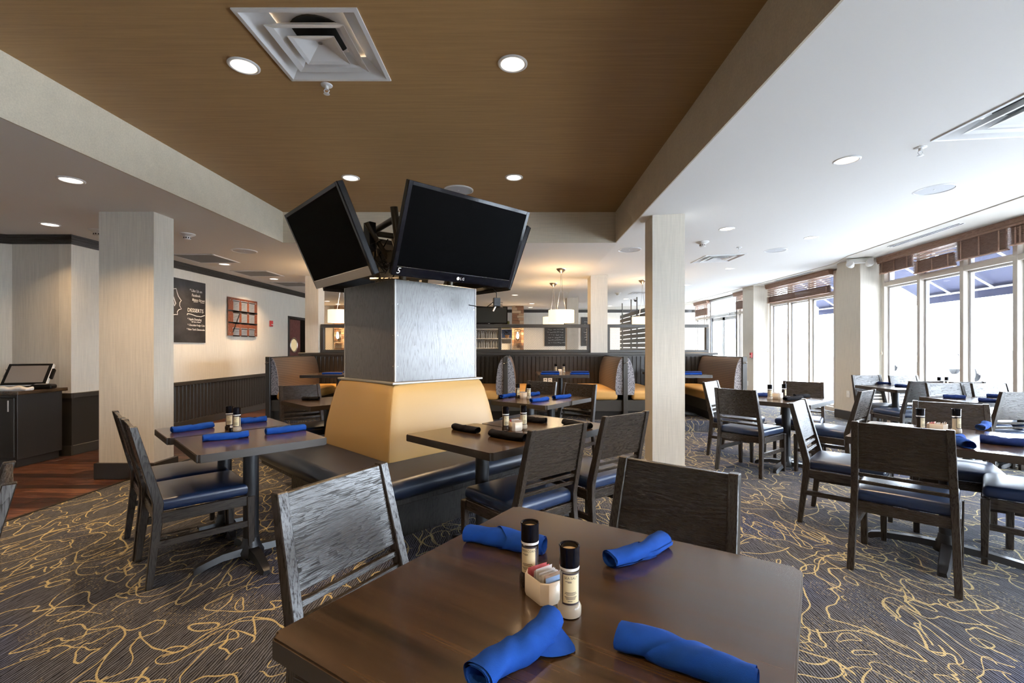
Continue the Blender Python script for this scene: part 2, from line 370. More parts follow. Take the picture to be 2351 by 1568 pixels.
for y0, y1 in zip(ys, ys[1:]):
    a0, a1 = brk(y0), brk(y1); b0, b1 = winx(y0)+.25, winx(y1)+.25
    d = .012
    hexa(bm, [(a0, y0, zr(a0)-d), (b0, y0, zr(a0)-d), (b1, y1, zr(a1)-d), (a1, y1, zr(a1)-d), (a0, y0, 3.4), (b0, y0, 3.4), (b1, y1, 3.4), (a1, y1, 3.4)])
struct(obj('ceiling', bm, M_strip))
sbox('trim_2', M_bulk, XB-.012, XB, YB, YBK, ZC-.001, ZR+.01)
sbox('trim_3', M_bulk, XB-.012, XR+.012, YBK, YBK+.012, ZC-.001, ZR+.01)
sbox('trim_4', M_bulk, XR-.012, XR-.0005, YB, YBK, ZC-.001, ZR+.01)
# walls
XL = -5.45
wl = sbox('wall_left', M_wallL, XL-.15, XL, 5.67, 11.0, 0, ZC)
sbox('wall_left', M_wallL, XL-.15, XL, 11.0, 11.94, 2.06, ZC); sbox('wall_left', M_wallL, XL-.15, XL, 11.94, 12.6, 0, ZC); sbox('wall_left', M_wallL, -8.0, XL-.15, 12.45, 12.6, 0, ZC); sbox('wall_left', M_wallL, -8.15, -8.0, 12.45, YF, 0, ZC); sbox('wall_far', M_wallL, -8.0, -4.6, 15.45, 15.6, 0, ZC)
sbox('wall_left', M_wall, -6.17, XL-.15, 5.67, 5.82, 0, ZC)
bm = B(); prism(bm, [(-6.17, 5.67), (-6.17, 5.82), (-8.0, 4.9), (-8.0, 4.75)], 0, ZC, 'z'); struct(obj('wall_left', bm, M_wallL))
sbox('wall_left', M_wall, -8.15, -8.0, YB, 4.9, 0, ZC)
sbox('wall_behind', M_wall, -8.15, 5.2, YB-.15, YB, 0, 3.3)
sbox('wall_far', M_wallL, -8.0, 7.0, YF, YF+.15, 0, 3.2)
def crown(name, pts):
    """stepped dark crown moulding along a poly-line, room side on its left hand"""
    bm = B()
    for (x0, y0), (x1, y1) in zip(pts, pts[1:]):
        d = Vector((x1-x0, y1-y0, 0)); L = d.length; ang = math.atan2(d.y, d.x)
        M = Matrix.Translation((x0, y0, 0)) @ Matrix.Rotation(ang, 4, 'Z')
        for z0, z1, t in ((ZC-.105, ZC-.078, .014), (ZC-.078, ZC-.05, .030), (ZC-.05, ZC-.022, .048), (ZC-.022, ZC-.001, .064)):
            box(bm, -t, L+.0, -t, .0, z0, z1, M)
    return struct(obj(name, bm, M_darktrim))
crown('trim_5', [(XL, 5.67), (XL, 12.6)]); 
crown('trim_6', [(-6.17, 5.67), (XL, 5.67)]); crown('trim_7', [(-8.0, 4.75), (-6.17, 5.67)])
crown('trim_8', [(-3.0, YF), (7.0, YF)])
# left wainscot: plank boards, cap rail, base
bm = B(); box(bm, 0, .014, .0035, .0815, .12, .70, bev=.007); pk = obj('plank', bm, M_plank, wl); pk.location = (XL, 6.6, 0)
for i in range(1, 50): inst(pk, 'plank', wl, (XL, 6.6+.085*i, 0))
sbox('trim_9', M_ledge, XL, XL+.028, 5.67, 11.0, .70, .76, bev=.004); sbox('baseboard_left', M_ledge, XL, XL+.022, 5.67, 11.0, 0, .12, bev=.003)
sbox('trim_10', M_ledge, -6.17, XL+.028, 5.64, 5.67, .70, .76); sbox('trim_11', M_plank, -6.17, XL+.02, 5.655, 5.67, .12, .70); sbox('baseboard_left', M_ledge, -6.17, XL+.022, 5.648, 5.67, 0, .12)
sbox('trim_12', M_plank, XL, XL+.014, 5.67, 6.6, .12, .70)
# pillars with dark bases
def pillar(name, x0, x1, y0, y1, zt, base=True, mat=None, z0=0):
    p = sbox(name, mat or M_wall, x0, x1, y0, y1, z0, zt)
    if base:
        sbox('baseboard_pillar', M_darktrim, x0-.03, x1+.03, y0-.03, y1+.03, 0, .16, bev=.004)
    return p
pillar('wall_pillar', -4.21, -3.66, 4.67, 4.94, ZC)
pillar('wall_pillar', 1.387, 1.722, 4.81, 5.09, 2.72, False)
sbox('baseboard_pillar', M_wall, 1.38, 1.729, 4.803, 5.097, 0, .10)
pillar('wall_pillar', -4.06, -3.81, 8.86, 9.14, ZC, False, z0=1.215); pillar('wall_pillar', 1.38, 1.70, 8.86, 9.27, 2.70, False, z0=1.215); pillar('wall_pillar', 1.34, 1.66, 12.85, 13.2, 2.70, False)
pillar('wall_pillar', 6.0, 6.6, 8.16, 8.76, 3.0); pillar('wall_pillar', 6.0, 6.6, 11.87, 12.44, 3.0)

# ------------------------------------------------------------------ window wall
TH = -math.atan(.134)
def facade(y, off=0): 
    return Matrix.Translation((winx(y)+off, y, 0)) @ (Matrix.Rotation(TH, 4, 'Z') if y < 8.16 else Matrix.Identity(4))
def window(name, yl, zb, zt, ztr, extra=()):
    """bays between the mullion centres yl; transom at ztr"""
    bm = B()
    s = math.sqrt(1+.134**2) if yl[0] < 8.16 else 1
    L = (yl[-1]-yl[0])*s; M = facade(yl[0])
    box(bm, 0, .13, -.04, L+.04, zb, zb+.09, M, .004); box(bm, 0, .13, -.04, L+.04, zt-.07, zt, M, .004)
    w = struct(obj(name, bm, M_alu))
    for y in yl:
        bm = B(); q = (y-yl[0])*s; box(bm, 0, .13, q-.032, q+.032, zb+.09, zt-.07, M, .004); obj('mullion', bm, M_alu, w)
    for y0, y1 in zip(yl, yl[1:]):
        a, b = (y0-yl[0])*s+.032, (y1-yl[0])*s-.032
        for z0, z1 in ((zb+.09, ztr-.035), (ztr+.035, zt-.07)):
            bm = B()
            for q in ((.07, .115, a, a+.035, z0, z1), (.07, .115, b-.035, b, z0, z1), (.07, .115, a, b, z0, z0+.03), (.07, .115, a, b, z1-.03, z1)): box(bm, *q, M)
            obj('sash', bm, M_alu2, w)
            bm = B(); box(bm, .09, .098, a+.035, b-.035, z0+.03, z1-.03, M); obj('pane', bm, M_pane, w)
    bm = B(); box(bm, .005, .125, 0, L, ztr-.035, ztr+.035, M, .004); obj('transom', bm, M_alu, w)
    return w
window('window_1', [2.43, 3.24, 4.05, 4.85, 5.643, 6.437, 7.259, 8.107], .02, 2.86, 2.405)
window('window_2', [9.36, 10.18, 10.97, 11.75], .02, 2.88, 2.40)
window('window_3', [-.6, .2, .95, 1.7], .02, 2.84, 2.405)
window('window_4', [-3.9, -3.1, -2.3, -1.4], .02, 2.84, 2.405)
window('window_5', [12.5, 13.3, 13.55], .02, 2.88, 2.31); window('window_6', [15.42, 15.9, 16.7], .02, 2.88, 2.31)
for i, (y0, y1) in enumerate(((1.74, 2.39), (-1.36, -.64))):
    bm = B(); M = facade(y0); box(bm, -.12, .2, 0, (y1-y0)*1.009, 0, 3.0, M); struct(obj('wall_right', bm, M_wall))
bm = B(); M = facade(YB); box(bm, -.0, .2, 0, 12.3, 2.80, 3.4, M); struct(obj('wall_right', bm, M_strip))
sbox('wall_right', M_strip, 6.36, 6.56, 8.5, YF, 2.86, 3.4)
sbox('wall_right', M_wall, 6.36, 6.56, 8.7, 9.33, 0, 2.9)
# glazed door beside the far pilaster
bm = B()
for q in ((0, .12, 13.53, 13.60, 0, 2.88), (0, .12, 15.35, 15.42, 0, 2.88), (0, .12, 13.6, 15.35, 2.27, 2.37), (0, .12, 13.6, 15.35, 2.80, 2.88)): box(bm, 6.36+q[0], 6.36+q[1], *q[2:])
dr = struct(obj('door_2', bm, M_alu2))
for y0, y1 in ((13.61, 14.46), (14.48, 15.34)):
    bm = B()
    for q in ((y0, y0+.07, .01, 2.26), (y1-.07, y1, .01, 2.26), (y0, y1, .01, .25), (y0, y1, 2.16, 2.26)): box(bm, 6.39, 6.44, *q)
    obj('door_leaf', bm, M_alu2, dr)
    bm = B(); box(bm, 6.41, 6.418, y0+.07, y1-.07, .25, 2.16); obj('pane', bm, M_pane, dr)
bm = B(); box(bm, 6.41, 6.418, 13.6, 15.35, 2.37, 2.80); obj('pane', bm, M_pane, dr)
bm = B(); box(bm, 6.30, 6.36, 14.0, 15.0, 2.27, 2.34, bev=.01); obj('door_closer', bm, M_alu2, dr)

# left service door (mahogany, round porthole)
bm = B()
for q in ((11.0, 11.06, 0, 2.06), (11.88, 11.94, 0, 2.06), (11.0, 11.94, 2.0, 2.06)): box(bm, XL-.13, XL+.02, *q, bev=.004)
dl = struct(obj('door_1', bm, M_darktrim))
bm = B(); M = Matrix.Translation((XL-.02, 11.07, 0)); box(bm, -.045, 0, 0, .60, .01, 1.99, M, .003); obj('door_leaf', bm, M_door, dl)
bm = B(); box(bm, XL-.14, XL-.12, 11.06, 11.88, 0, 2.0); obj('doorway_shade', bm, M_dark, dl)  # black sheet across the opening: shade beyond the door put in as colour
Mx = Matrix.Translation((XL-.02, 11.32, 1.37)) @ Matrix.Rotation(PI/2, 4, 'Y')
bm = B(); lathe(bm, [(.17, 0), (.19, .012), (.17, .022), (.15, .014), (.15, 0)], 28, Mx, cap=False); o = obj('porthole_ring', bm, M_nickel, dl, True)
bm = B(); lathe(bm, [(.152, .002), (.152, .008)], 28, Mx); obj('porthole_glass', bm, emit('porthole_glow', (.80, .62, .34), .35), dl)  # light in the porthole is given to the pane itself as emission

# ------------------------------------------------------------------ platform, half wall with mesh screens
PZ = .165
bm = B(); box(bm, -4.1, 3.78, 7.28, 8.9, 0, PZ, bev=.012, seg=2); o = struct(obj('floor', bm, M_carpet))
YH = 8.9; HX0, HX1 = -4.17, 3.70
hw = sbox('wall_half', M_plank, HX0, HX1, YH, YH+.12, 0, 1.17)
bm = B(); box(bm, .0035, .0765, -.014, 0, PZ, 1.165, bev=.007); pk = obj('plank', bm, M_plank, hw); pk.location = (HX0, YH, 0)
for i in range(1, 98): inst(pk, 'plank', hw, (HX0+.0803*i, YH, 0))
bm = B(); box(bm, HX0-.02, HX1+.1, YH-.06, YH+.18, 1.17, 1.215, bev=.006); box(bm, HX0, HX1, YH-.03, YH-.0, 1.14, 1.17); obj('cap_rail', bm, M_ledge, hw)
def screen(x0, x1, posts):
    bm = B()
    for q in ((x0, x1, 1.215, 1.27), (x0, x1, 1.695, 1.76)): box(bm, q[0], q[1], YH+.02, YH+.09, q[2], q[3], bev=.004)
    obj('screen_rail', bm, M_ledge, hw)
    for p in posts:
        bm = B(); box(bm, p-.03, p+.03, YH+.015, YH+.095, 1.27, 1.695, bev=.004); obj('screen_post', bm, M_ledge, hw)
    bm = B(); z0, z1 = 1.27, 1.695; h = z1-z0; p = .034; r = .0011
    for a, b in zip(posts, posts[1:]):
        a += .03; b -= .03
        n = int((b-a+h)/p)
        for s in (1, -1):
            for i in range(n+1):
                u0 = a-h+i*p if s > 0 else a+i*p
                P, Q = (u0, z0), (u0+s*h, z1)
                # clip to the bay
                def cl(P, Q, x):
                    t = (x-P[0])/(Q[0]-P[0]); return (x, P[1]+t*(Q[1]-P[1]))
                if max(P[0], Q[0]) < a or min(P[0], Q[0]) > b: continue
                if P[0] < a: P = cl(P, Q, a)
                if P[0] > b: P = cl(P, Q, b)
                if Q[0] < a: Q = cl(P, Q, a)
                if Q[0] > b: Q = cl(P, Q, b)
                if abs(P[0]-Q[0]) < .005: continue
                y = YH+.055+s*.001
                hexa(bm, [(P[0]-r*1.4, y-r, P[1]), (P[0]+r*1.4, y-r, P[1]), (P[0]+r*1.4, y+r, P[1]), (P[0]-r*1.4, y+r, P[1]), (Q[0]-r*1.4, y-r, Q[1]), (Q[0]+r*1.4, y-r, Q[1]), (Q[0]+r*1.4, y+r, Q[1]), (Q[0]-r*1.4, y+r, Q[1])])
    o = obj('wire_mesh', bm, M_bracket, hw, fix=False); o['kind'] = 'stuff'
screen(-3.79, 1.38, [-3.76, -2.0, -.355, 1.35])
screen(1.70, 3.66, [1.73, 3.63])

# ------------------------------------------------------------------ dining chair (front is local +y)
def frame_leg(bm, pts, wx, M=None):
    """bent post: pts = (x, y, z, depth) from floor to top, wx thick across"""
    rows = [[bm.verts.new((x+sx*wx/2, y+sy*d/2, z)) for sx, sy in ((-1,-1),(1,-1),(1,1),(-1,1))] for x, y, z, d in pts]
    bm.faces.new(rows[0][::-1]); bm.faces.new(rows[-1])
    for a, b in zip(rows, rows[1:]):
        for k in range(4): bm.faces.new((a[k], a[(k+1) % 4], b[(k+1) % 4], b[k]))
    bmesh.ops.bevel(bm, geom=list(bm.edges), offset=.003, segments=1, affect='EDGES')
def back_y(z): return -.222-.108*(z-.44)/.45
def half_w(z): return .235-.032*(z/.89)
def make_chair():
    t = thing('dining_chair', 'chair', 'chair')
    for s in (-1, 1):
        bm = B(); frame_leg(bm, [(s*half_w(0), -.266, 0, .032), (s*half_w(.36), -.226, .36, .046), (s*half_w(.46), -.224, .46, .050), (s*half_w(.89), back_y(.89), .89, .034)], .036); obj('rear_post', bm, M_oz, t)
        bm = B(); frame_leg(bm, [(s*.232, .236, 0, .030), (s*.236, .232, .40, .044)], .036); obj('front_leg', bm, M_oz, t)
        bm = B(); hexa(bm, [(s*.233-.012, -.235, .215), (s*.233+.012, -.235, .215), (s*.233+.012, .22, .215), (s*.233-.012, .22, .215), (s*.233-.012, -.235, .25), (s*.233+.012, -.235, .25), (s*.233+.012, .22, .25), (s*.233-.012, .22, .25)]); obj('stretcher', bm, M_oy, t)
        bm = B(); box(bm, s*.232-.011, s*.232+.011, -.21, .215, .345, .405, bev=.002); obj('side_rail', bm, M_oy, t)
    bm = B(); box(bm, -.222, .222, .226, .248, .345, .405, bev=.002); obj('front_rail', bm, M_ox, t)
    bm = B(); box(bm, -.21, .21, -.236, -.214, .345, .405, bev=.002); obj('rear_rail', bm, M_ox, t)
    def bar(z0, z1, th, name):
        bm = B(); a0, a1 = back_y(z0), back_y(z1); w0, w1 = half_w(z0)-.016, half_w(z1)-.016
        hexa(bm, [(-w0, a0-th/2, z0), (w0, a0-th/2, z0), (w0, a0+th/2, z0), (-w0, a0+th/2, z0), (-w1, a1-th/2, z1), (w1, a1-th/2, z1), (w1, a1+th/2, z1), (-w1, a1+th/2, z1)])
        bmesh.ops.bevel(bm, geom=list(bm.edges), offset=.002, segments=1, affect='EDGES'); return obj(name, bm, M_ox, t)
    bar(.605, .885, .020, 'back_panel'); bar(.562, .582, .018, 'slat'); bar(.515, .535, .018, 'slat')
    bm = B(); rbox(bm, .475, .475, .072, .026, dome=.016, z0=.404, cy=.008, taper=.05); obj('seat', bm, M_seat, t, True)
    return t
CH0 = make_chair(); used = [0]
def chair(x, y, th, label, group):
    t = CH0 if not used[0] else copy_tree(CH0); used[0] = 1
    t.location = (x, y, 0); t.rotation_euler = (0, 0, math.radians(th-90)); t['label'] = label; t['group'] = group
    return t
def chair_rear(m, th, label, group):               # m = midpoint between the rear feet
    a = math.radians(th); return chair(m[0]+.266*math.cos(a), m[1]+.266*math.sin(a), th, label, group)
def chair_top(m, th, label, group):                # m = midpoint of the back's top edge
    a = math.radians(th); return chair(m[0]+.33*math.cos(a), m[1]+.33*math.sin(a), th, label, group)
g1, g2, g3, g4, g5, g6 = 'chairs around the nearest table', 'chairs beside the left pair of tables', 'chairs around the tables at the padded bench', 'chairs around the table by the white pillar', 'chairs around the sunlit table', 'chairs by the tall windows'
chair_top((-.612, 1.56), -29, 'oak dining chair with pale shining back, left of the nearest table', g1)
chair_top((.58, 1.715), -128.5, 'oak dining chair with dark grained back at the far right side of the nearest table', g1)
chair(-1.983, 1.366, -132.4, 'oak dining chair cut by the left edge of the picture, only its posts in view', g1)
chair_rear((-2.18, 2.70), 45, 'oak dining chair with navy seat at the left tables, the one nearer the camera', g2)
chair_rear((-2.54, 3.05), 45, 'oak dining chair at the left tables, half hidden behind its twin, close to the pillar', g2)
chair(.008, 2.79, 131, 'oak dining chair with pale grained back, left of two at the bench tables', g3)
chair(.50, 3.28, 128, 'oak dining chair with pale grained back, right of two at the bench tables', g3)
chair(.53, 5.24, -127, 'oak chair with bright post edge, right one behind the table with blue napkins', g3)
chair(.10, 5.63, -127, 'oak chair with bright post edge, left one behind the table with blue napkins', g3)
chair(-2.27, 5.08, -46, 'small oak dining chair behind the bench on the left, before the patterned booth', g3)
chair_rear((2.288, 4.845), 37, 'oak dining chair with grey back and blue seat, right beside the white pillar', g4)
chair_rear((2.478, 5.85), -44, 'oak dining chair with dazzling white sunlit back, before the last booth', g4)
chair(3.39, 5.60, -127, 'oak dining chair with black unlit back against the narrow window', g4)
chair(3.285, 4.91, 128, 'oak dining chair with pale slanted back seen edge on, before the window pilaster', g4)
chair_rear((2.146, 2.606), 46, 'large oak dining chair with its dark back to the camera at the sunlit table', g5)
chair_rear((2.29, 3.69), -43, 'oak dining chair in profile with gleaming back, left end of the sunlit table', g5)
chair(3.17, 3.37, -127, 'oak dining chair with black back on the far side of the sunlit table', g5)
chair(3.17, 2.83, 135, 'oak dining chair with light blue seat cut by the right edge of the picture', g5)
chair_top((5.38, 7.20), -90, 'oak dining chair with blue gleaming back at the far window table, left of its pair', g6)
chair_top((5.87, 7.10), -90, 'oak dining chair with pale back right against the tall windows, right of its pair', g6)
chair_top((5.19, 5.92), 92, 'oak dining chair with grey back towards the camera at the far window table', g6)
chair_top((5.62, 5.82), 90, 'oak dining chair behind the dark bottle shakers by the windows, back to the camera', g6)
chair_top((5.14, 5.62), -90, 'oak dining chair with bright blue back behind the nearer window table', g6)
chair_top((5.62, 5.55), -90, 'oak dining chair with brownish back behind the nearer window table, right of the blue one', g6)
chair_top((4.88, 4.50), 92, 'oak dining chair with pale grey back at the right edge, before the nearer window table', g6)

# ------------------------------------------------------------------ tables
def table(name, label, cat, P, th, w, d, zt=.75, group=None, two=False, post=None, floor=0, feet=True, mat=M_top):
    """P = corner, th = direction of the w edge in degrees, d runs to its left"""
    a = math.radians(th)
    t = thing(name, label, cat, (P[0]+(w*math.cos(a)-d*math.sin(a))/2, P[1]+(w*math.sin(a)+d*math.cos(a))/2, floor), a, group)
    z = zt-floor
    bm = B(); vs = box(bm, -w/2, w/2, -d/2, d/2, z-.044, z)
    ve = [e for e in bm.edges if abs(e.verts[0].co.z-e.verts[1].co.z) > .01]
    bmesh.ops.bevel(bm, geom=ve, offset=.014, segments=3, affect='EDGES')
    bmesh.ops.bevel(bm, geom=[e for e in bm.edges if len(e.link_faces) == 2 and e.calc_face_angle(0) > .8], offset=.0035, segments=2, affect='EDGES')
    o = obj('tabletop', bm, mat, t); o.data.materials.append(M_band)
    for f in o.data.polygons:
        if abs(f.normal.z) < .5: f.material_index = 1
    px, py = post or (0, 0)
    bm = B(); tube(bm, [(px, py, .07), (px, py, z-.05)], .044, 20); obj('post', bm, M_steel, t, True)
    bm = B(); box(bm, px-.13, px+.13, py-.13, py+.13, z-.052, z-.0445, bev=.002); obj('mounting_plate', bm, M_steel, t)
    bm = B(); lathe(bm, [(.075, .0), (.075, .03), (.052, .07), (.046, .11)], 20, Matrix.Translation((px, py, .025))); obj('collar', bm, M_steel, t, True)
    for k in range(4):
        L = min(w, d)*.46 if feet else .2
        bm = B(); M = Matrix.Translation((px, py, 0)) @ Matrix.Rotation(k*PI/2+PI/4*0, 4, 'Z')
        rows = []
        for x, hw_, z0, z1 in ((.03, .036, .04, .082), (.16, .033, .038, .076), (L-.07, .030, .02, .056), (L-.02, .028, .0, .042), (L, .02, .0, .022)):
            rows.append([bm.verts.new(M @ Vector((x, s*hw_*(1 if q == 0 else .75), (z0, z1)[q]))) for s, q in ((-1, 0), (1, 0), (1, 1), (-1, 1))])
        bm.faces.new(rows[0][::-1]); bm.faces.new(rows[-1])
        for p, q in zip(rows, rows[1:]):
            for i in range(4): bm.faces.new((p[i], p[(i+1) % 4], q[(i+1) % 4], q[i]))
        obj('foot', bm, M_steel, t, True)
    return t
gt = 'pedestal dining tables'
tn = table('dining_table', 'large dark walnut table in the foreground with four blue napkin rolls', 'table', (-.008, 1.68), -147.5+24.4, .90, .885, group=gt)
# foreground table: corners (-.497,.92) (-.008,1.68) (.735,1.20)
tn.location = (.119, 1.06, 0); tn.rotation_euler = (0, 0, math.radians(57.3))
table('dining_table', 'grey-brown table at the left, nearer one of the joined pair', 'table', (-1.687, 2.44), 45, .69, .66, group=gt)
table('dining_table', 'grey-brown table at the left, farther one of the joined pair, by the pillar', 'table', (-2.190, 2.900), 45.5, .74, .49, group=gt)
table('dining_table', 'brown table with black napkins at the bench, the nearer of its pair', 'table', (-.144, 2.489), 47, .62, .82, group=gt)
table('dining_table', 'brown table with black napkins at the bench, the farther of its pair', 'table', (.286, 2.950), 47, .62, .78, group=gt)
table('dining_table', 'table with four bright blue napkins behind the bench, nearer of its pair', 'table', (.274, 4.518), 53, .46, .72, group=gt)
table('dining_table', 'table with the paper caddy behind the bench, farther of its pair', 'table', (.556, 4.893), 53, .46, .80, group=gt)
table('dining_table', 'small dark table with one black napkin, left behind the bench', 'table', (-2.0, 4.445), 46, .70, .74, group=gt)
table('dining_table', 'black-topped table with white caddy right of the white pillar', 'table', (2.86, 4.56), 41, .78, .70, group=gt)
table('dining_table', 'glaring sunlit table at the right edge with short napkin rolls', 'table', (2.085, 2.975), -45.5, .93, .90, group=gt)
table('dining_table', 'dark table at the far window with two black napkins', 'table', (5.05, 6.22), 0, .62, .78, group=gt)
table('dining_table', 'dark table against the far window, carrying two shakers', 'table', (5.69, 6.22), 0, .34, .78, group=gt)
table('dining_table', 'blue-reflecting table near the windows with navy napkins', 'table', (4.62, 4.78), 0, .60, .60, group=gt)
table('dining_table', 'blue-reflecting table close to the window mullions', 'table', (5.235, 4.78), 0, .55, .60, group=gt)
gb = 'booth tables on the platform'
for x, lab in ((-3.0, 'dark booth table at the left end of the platform'), (.71, 'booth table with stacked blue napkins under the front pendant'), (2.62, 'blue-edged booth table half hidden by the white pillar')):
    table('booth_table', lab, 'table', (x-.40, 7.21), 0, .80, 1.15, zt=.885, group=gb, floor=PZ)

# ------------------------------------------------------------------ padded island bench round the veneered column
TB = math.radians(46.5)
ax = Vector((math.cos(TB), math.sin(TB), 0)); ay = Vector((-math.sin(TB), math.cos(TB), 0))
CC = Vector((-.945, 3.56, 0))+(ax+ay)*.41          # column axis
bt = thing('island_bench', 'four sided bench with tan backs and dark seats round the column', 'bench', (CC.x, CC.y, 0), TB)
HB, HS = .535, .985                                # half side at the back cushions' foot, at the seat edge
bm = B(); box(bm, -.74, .74, -.74, .74, 0, .30, bev=.004); obj('base', bm, M_blackw, bt)
bm = B(); box(bm, -HS+.06, HS-.06, -HS+.06, HS-.06, .295, .34, bev=.004); obj('seat_board', bm, M_blackw, bt)
for k in range(4):
    M = Matrix.Rotation(k*PI/2, 4, 'Z')
    # seat: mitred front roll
    bm = B(); prof = []
    for i in range(9): 
        t = -PI/2+PI*i/8*1.0; prof.append((HS-.075+.075*math.cos(t), .40+.068*math.sin(t)))
    prof = [(HB-.12, .335)]+prof+[(HB-.12, .478)]
    n = 24; rows = []
    for i in range(n+1):
        s = -1+2*i/n; row = []
        for r, z in prof:
            e = max(0, abs(s)-.90)/.10                # rounded outer corners
            rr = r-(.03*e*e if r > HB+.2 else 0)
            zz = z+(.010*(1-s*s) if z > .45 else 0)
            row.append(bm.verts.new(M @ Vector((s*rr, -rr, zz))))
        rows.append(row)
    for p, q in zip(rows, rows[1:]):
        for j in range(len(prof)-1): bm.faces.new((p[j], p[j+1], q[j+1], q[j]))
    bmesh.ops.remove_doubles(bm, verts=bm.verts, dist=1e-5); obj('seat', bm, M_bench, bt, True)
    # back cushion leaning against the column
    bm = B(); rows = []
    bp = [(HB-.11, .45), (HB, .452), (HB+.012, .50), (HB-.004, .66), (HB-.032, .82), (HB-.062, .96), (HB-.085, 1.02), (HB-.105, 1.045), (HB-.12, 1.048), (HB-.125, 1.03)]
    n = 28
    for i in range(n+1):
        s = -1+2*i/n
        ee = max(0, abs(s)-.93)/.07
        rows.append([bm.verts.new(M @ Vector((s*(r-.006*ee*ee), -(r-.010*ee*ee+.012*(1-s*s)), z-.004*ee*ee))) for r, z in bp])
    for p, q in zip(rows, rows[1:]):
        for j in range(len(bp)-1): bm.faces.new((p[j], p[j+1], q[j+1], q[j]))
    obj('backrest', bm, M_tan, bt, True)
bm = B(); box(bm, -.455, .455, -.455, .455, 1.036, 1.052, bev=.003); obj('ledge', bm, M_silver, bt)
ct = thing('veneered_column', 'square column clad in grey stained wood panels between bench and televisions', 'column', (CC.x, CC.y, 1.052), TB)
for k in range(4):
    bm = B(); M = Matrix.Rotation(k*PI/2, 4, 'Z'); box(bm, -.408, .408, -.41, -.39, 0, .79, M, bev=.002); obj('panel', bm, M_panel, ct)
    bm = B(); box(bm, .40, .414, -.414, -.40, 0, .79, M, bev=.002); c = obj('corner_strip', bm, M_silver, ct)
    bm = B()
    for z in (.12, .36, .60):
        for x in (-.385, .385): lathe(bm, [(.006, 0), (.004, .003)], 10, M @ Matrix.Translation((x, -.41, z)) @ Matrix.Rotation(PI/2, 4, 'X'))
    obj('screw', bm, M_chrome, ct)
bm = B(); box(bm, -.40, .40, -.40, .40, .70, .72); obj('top_board', bm, M_dark, ct)

# televisions on a tilted bracket frame
def Rtv(yaw, tilt): return (Matrix.Rotation(yaw, 4, 'Z') @ Matrix.Rotation(tilt, 4, 'X'))
def tv(loc, yaw, tilt, label, strip, marks):
    t = thing('television', label, 'television', loc, 0, 'televisions on the column'); t.rotation_euler = Rtv(yaw, tilt).to_euler()
    w, h = 1.11, .655
    bm = B(); vs = box(bm, -w/2, w/2, 0, .045, -h/2, h/2, bev=.006, seg=2); obj('housing', bm, M_blk, t)
    bm = B(); prism(bm, [(.045, -h/2+.04), (.085, -h/2+.12), (.085, h/2-.16), (.045, h/2-.06)], -w/2+.08, w/2-.08, 'x'); obj('rear_cover', bm, M_blk, t)
    bm = B(); box(bm, -w/2+.03, w/2-.03, -.0035, .002, -h/2+.068, h/2-.028); obj('screen', bm, M_screen, t)
    bm = B()
    for q in ((-w/2, -w/2+.03, -h/2, h/2), (w/2-.03, w/2, -h/2, h/2), (-w/2+.03, w/2-.03, h/2-.028, h/2)): box(bm, q[0], q[1], -.006, .001, q[2], q[3], bev=.002)
    obj('bezel', bm, M_gloss, t)
    bm = B(); box(bm, -w/2+.03, w/2-.03, -.008, .001, -h/2, -h/2+.066, bev=.002); obj('lower_bezel', bm, M_silver if strip else M_gloss, t)
    bm = B(); box(bm, -w/2+.03, w/2-.03, -.0075, .0, -h/2+.0665, -h/2+.0705); obj('trim_line', bm, M_chrome, t)
    if marks:
        R_ = Matrix.Rotation(PI/2, 4, 'X')
        [text('letter', ch, .030, M_plastic, t, Matrix.Translation((.022+.019*i, -.0085, -h/2+.022)) @ R_) for i, ch in enumerate('LG')]
        bm = B(); lathe(bm, [(.0135, 0), (.0135, .0008)], 20, Matrix.Translation((.003, -.0085, -h/2+.032)) @ R_); obj('emblem', bm, M_plastic, t)
        text('numeral', '5', .062, M_plastic, t, Matrix.Translation((-w/2+.028, -.0095, -h/2+.018)) @ R_, shear=.2)
    return t
zt = 2.132; A0 = Vector((-.925, 4.13, 0)); rt = .775
for yaw, tl, lab, st, mk in ((42.5, 22.8, 'large black television facing right, tilted down, numbered at a corner', 0, 1), (-47, 24, 'large black television facing left with grey lower strip', 1, 0), (132.5, 23, 'black television on the back right of the column, only its edge showing', 0, 0), (-137, 24, 'black television on the back left of the column, only its underside showing', 0, 0)):
    y = math.radians(yaw); p = A0+Vector((math.sin(y), -math.cos(y), 0))*rt
    tv((p.x, p.y, zt), y, math.radians(tl), lab, st, mk)
mt = thing('television_bracket', 'dark tubular steel frame holding the televisions above the column', 'bracket', (A0.x, A0.y, 1.78))
def mrot(k): return Matrix.Rotation(math.radians(-2.5+90*k), 4, 'Z')
for k in range(4):
    M = mrot(k)
    bm = B(); tube(bm, [M @ Vector((0, -.30, -.02)), M @ Vector((-.05, -.42, .66))], .030, 14); obj('upright', bm, M_bracket, mt, True)
    q = M @ Vector((-.045, -.405, .57)); r = mrot(k+1) @ Vector((-.045, -.405, .57))
    bm = B(); tube(bm, [q, r], .027, 14); obj('upper_rail', bm, M_bracket, mt, True)
    q = M @ Vector((-.02, -.345, .30)); r = mrot(k+1) @ Vector((-.02, -.345, .30))
    d = (Vector(r)-Vector(q)); bm = B(); box(bm, 0, d.length, -.015, .015, -.045, .045, Matrix.Translation(q) @ Matrix.Rotation(math.atan2(d.y, d.x), 4, 'Z')); obj('lower_rail', bm, M_bracket, mt)
    mid = (Vector(q)+Vector(r))/2; out = mid.normalized()
    bm = B(); tube(bm, [mid+Vector((out.x*0, out.y*0, .0)), mid+out*.30+Vector((0, 0, .04))], .02, 10); obj('arm', bm, M_bracket, mt, True)
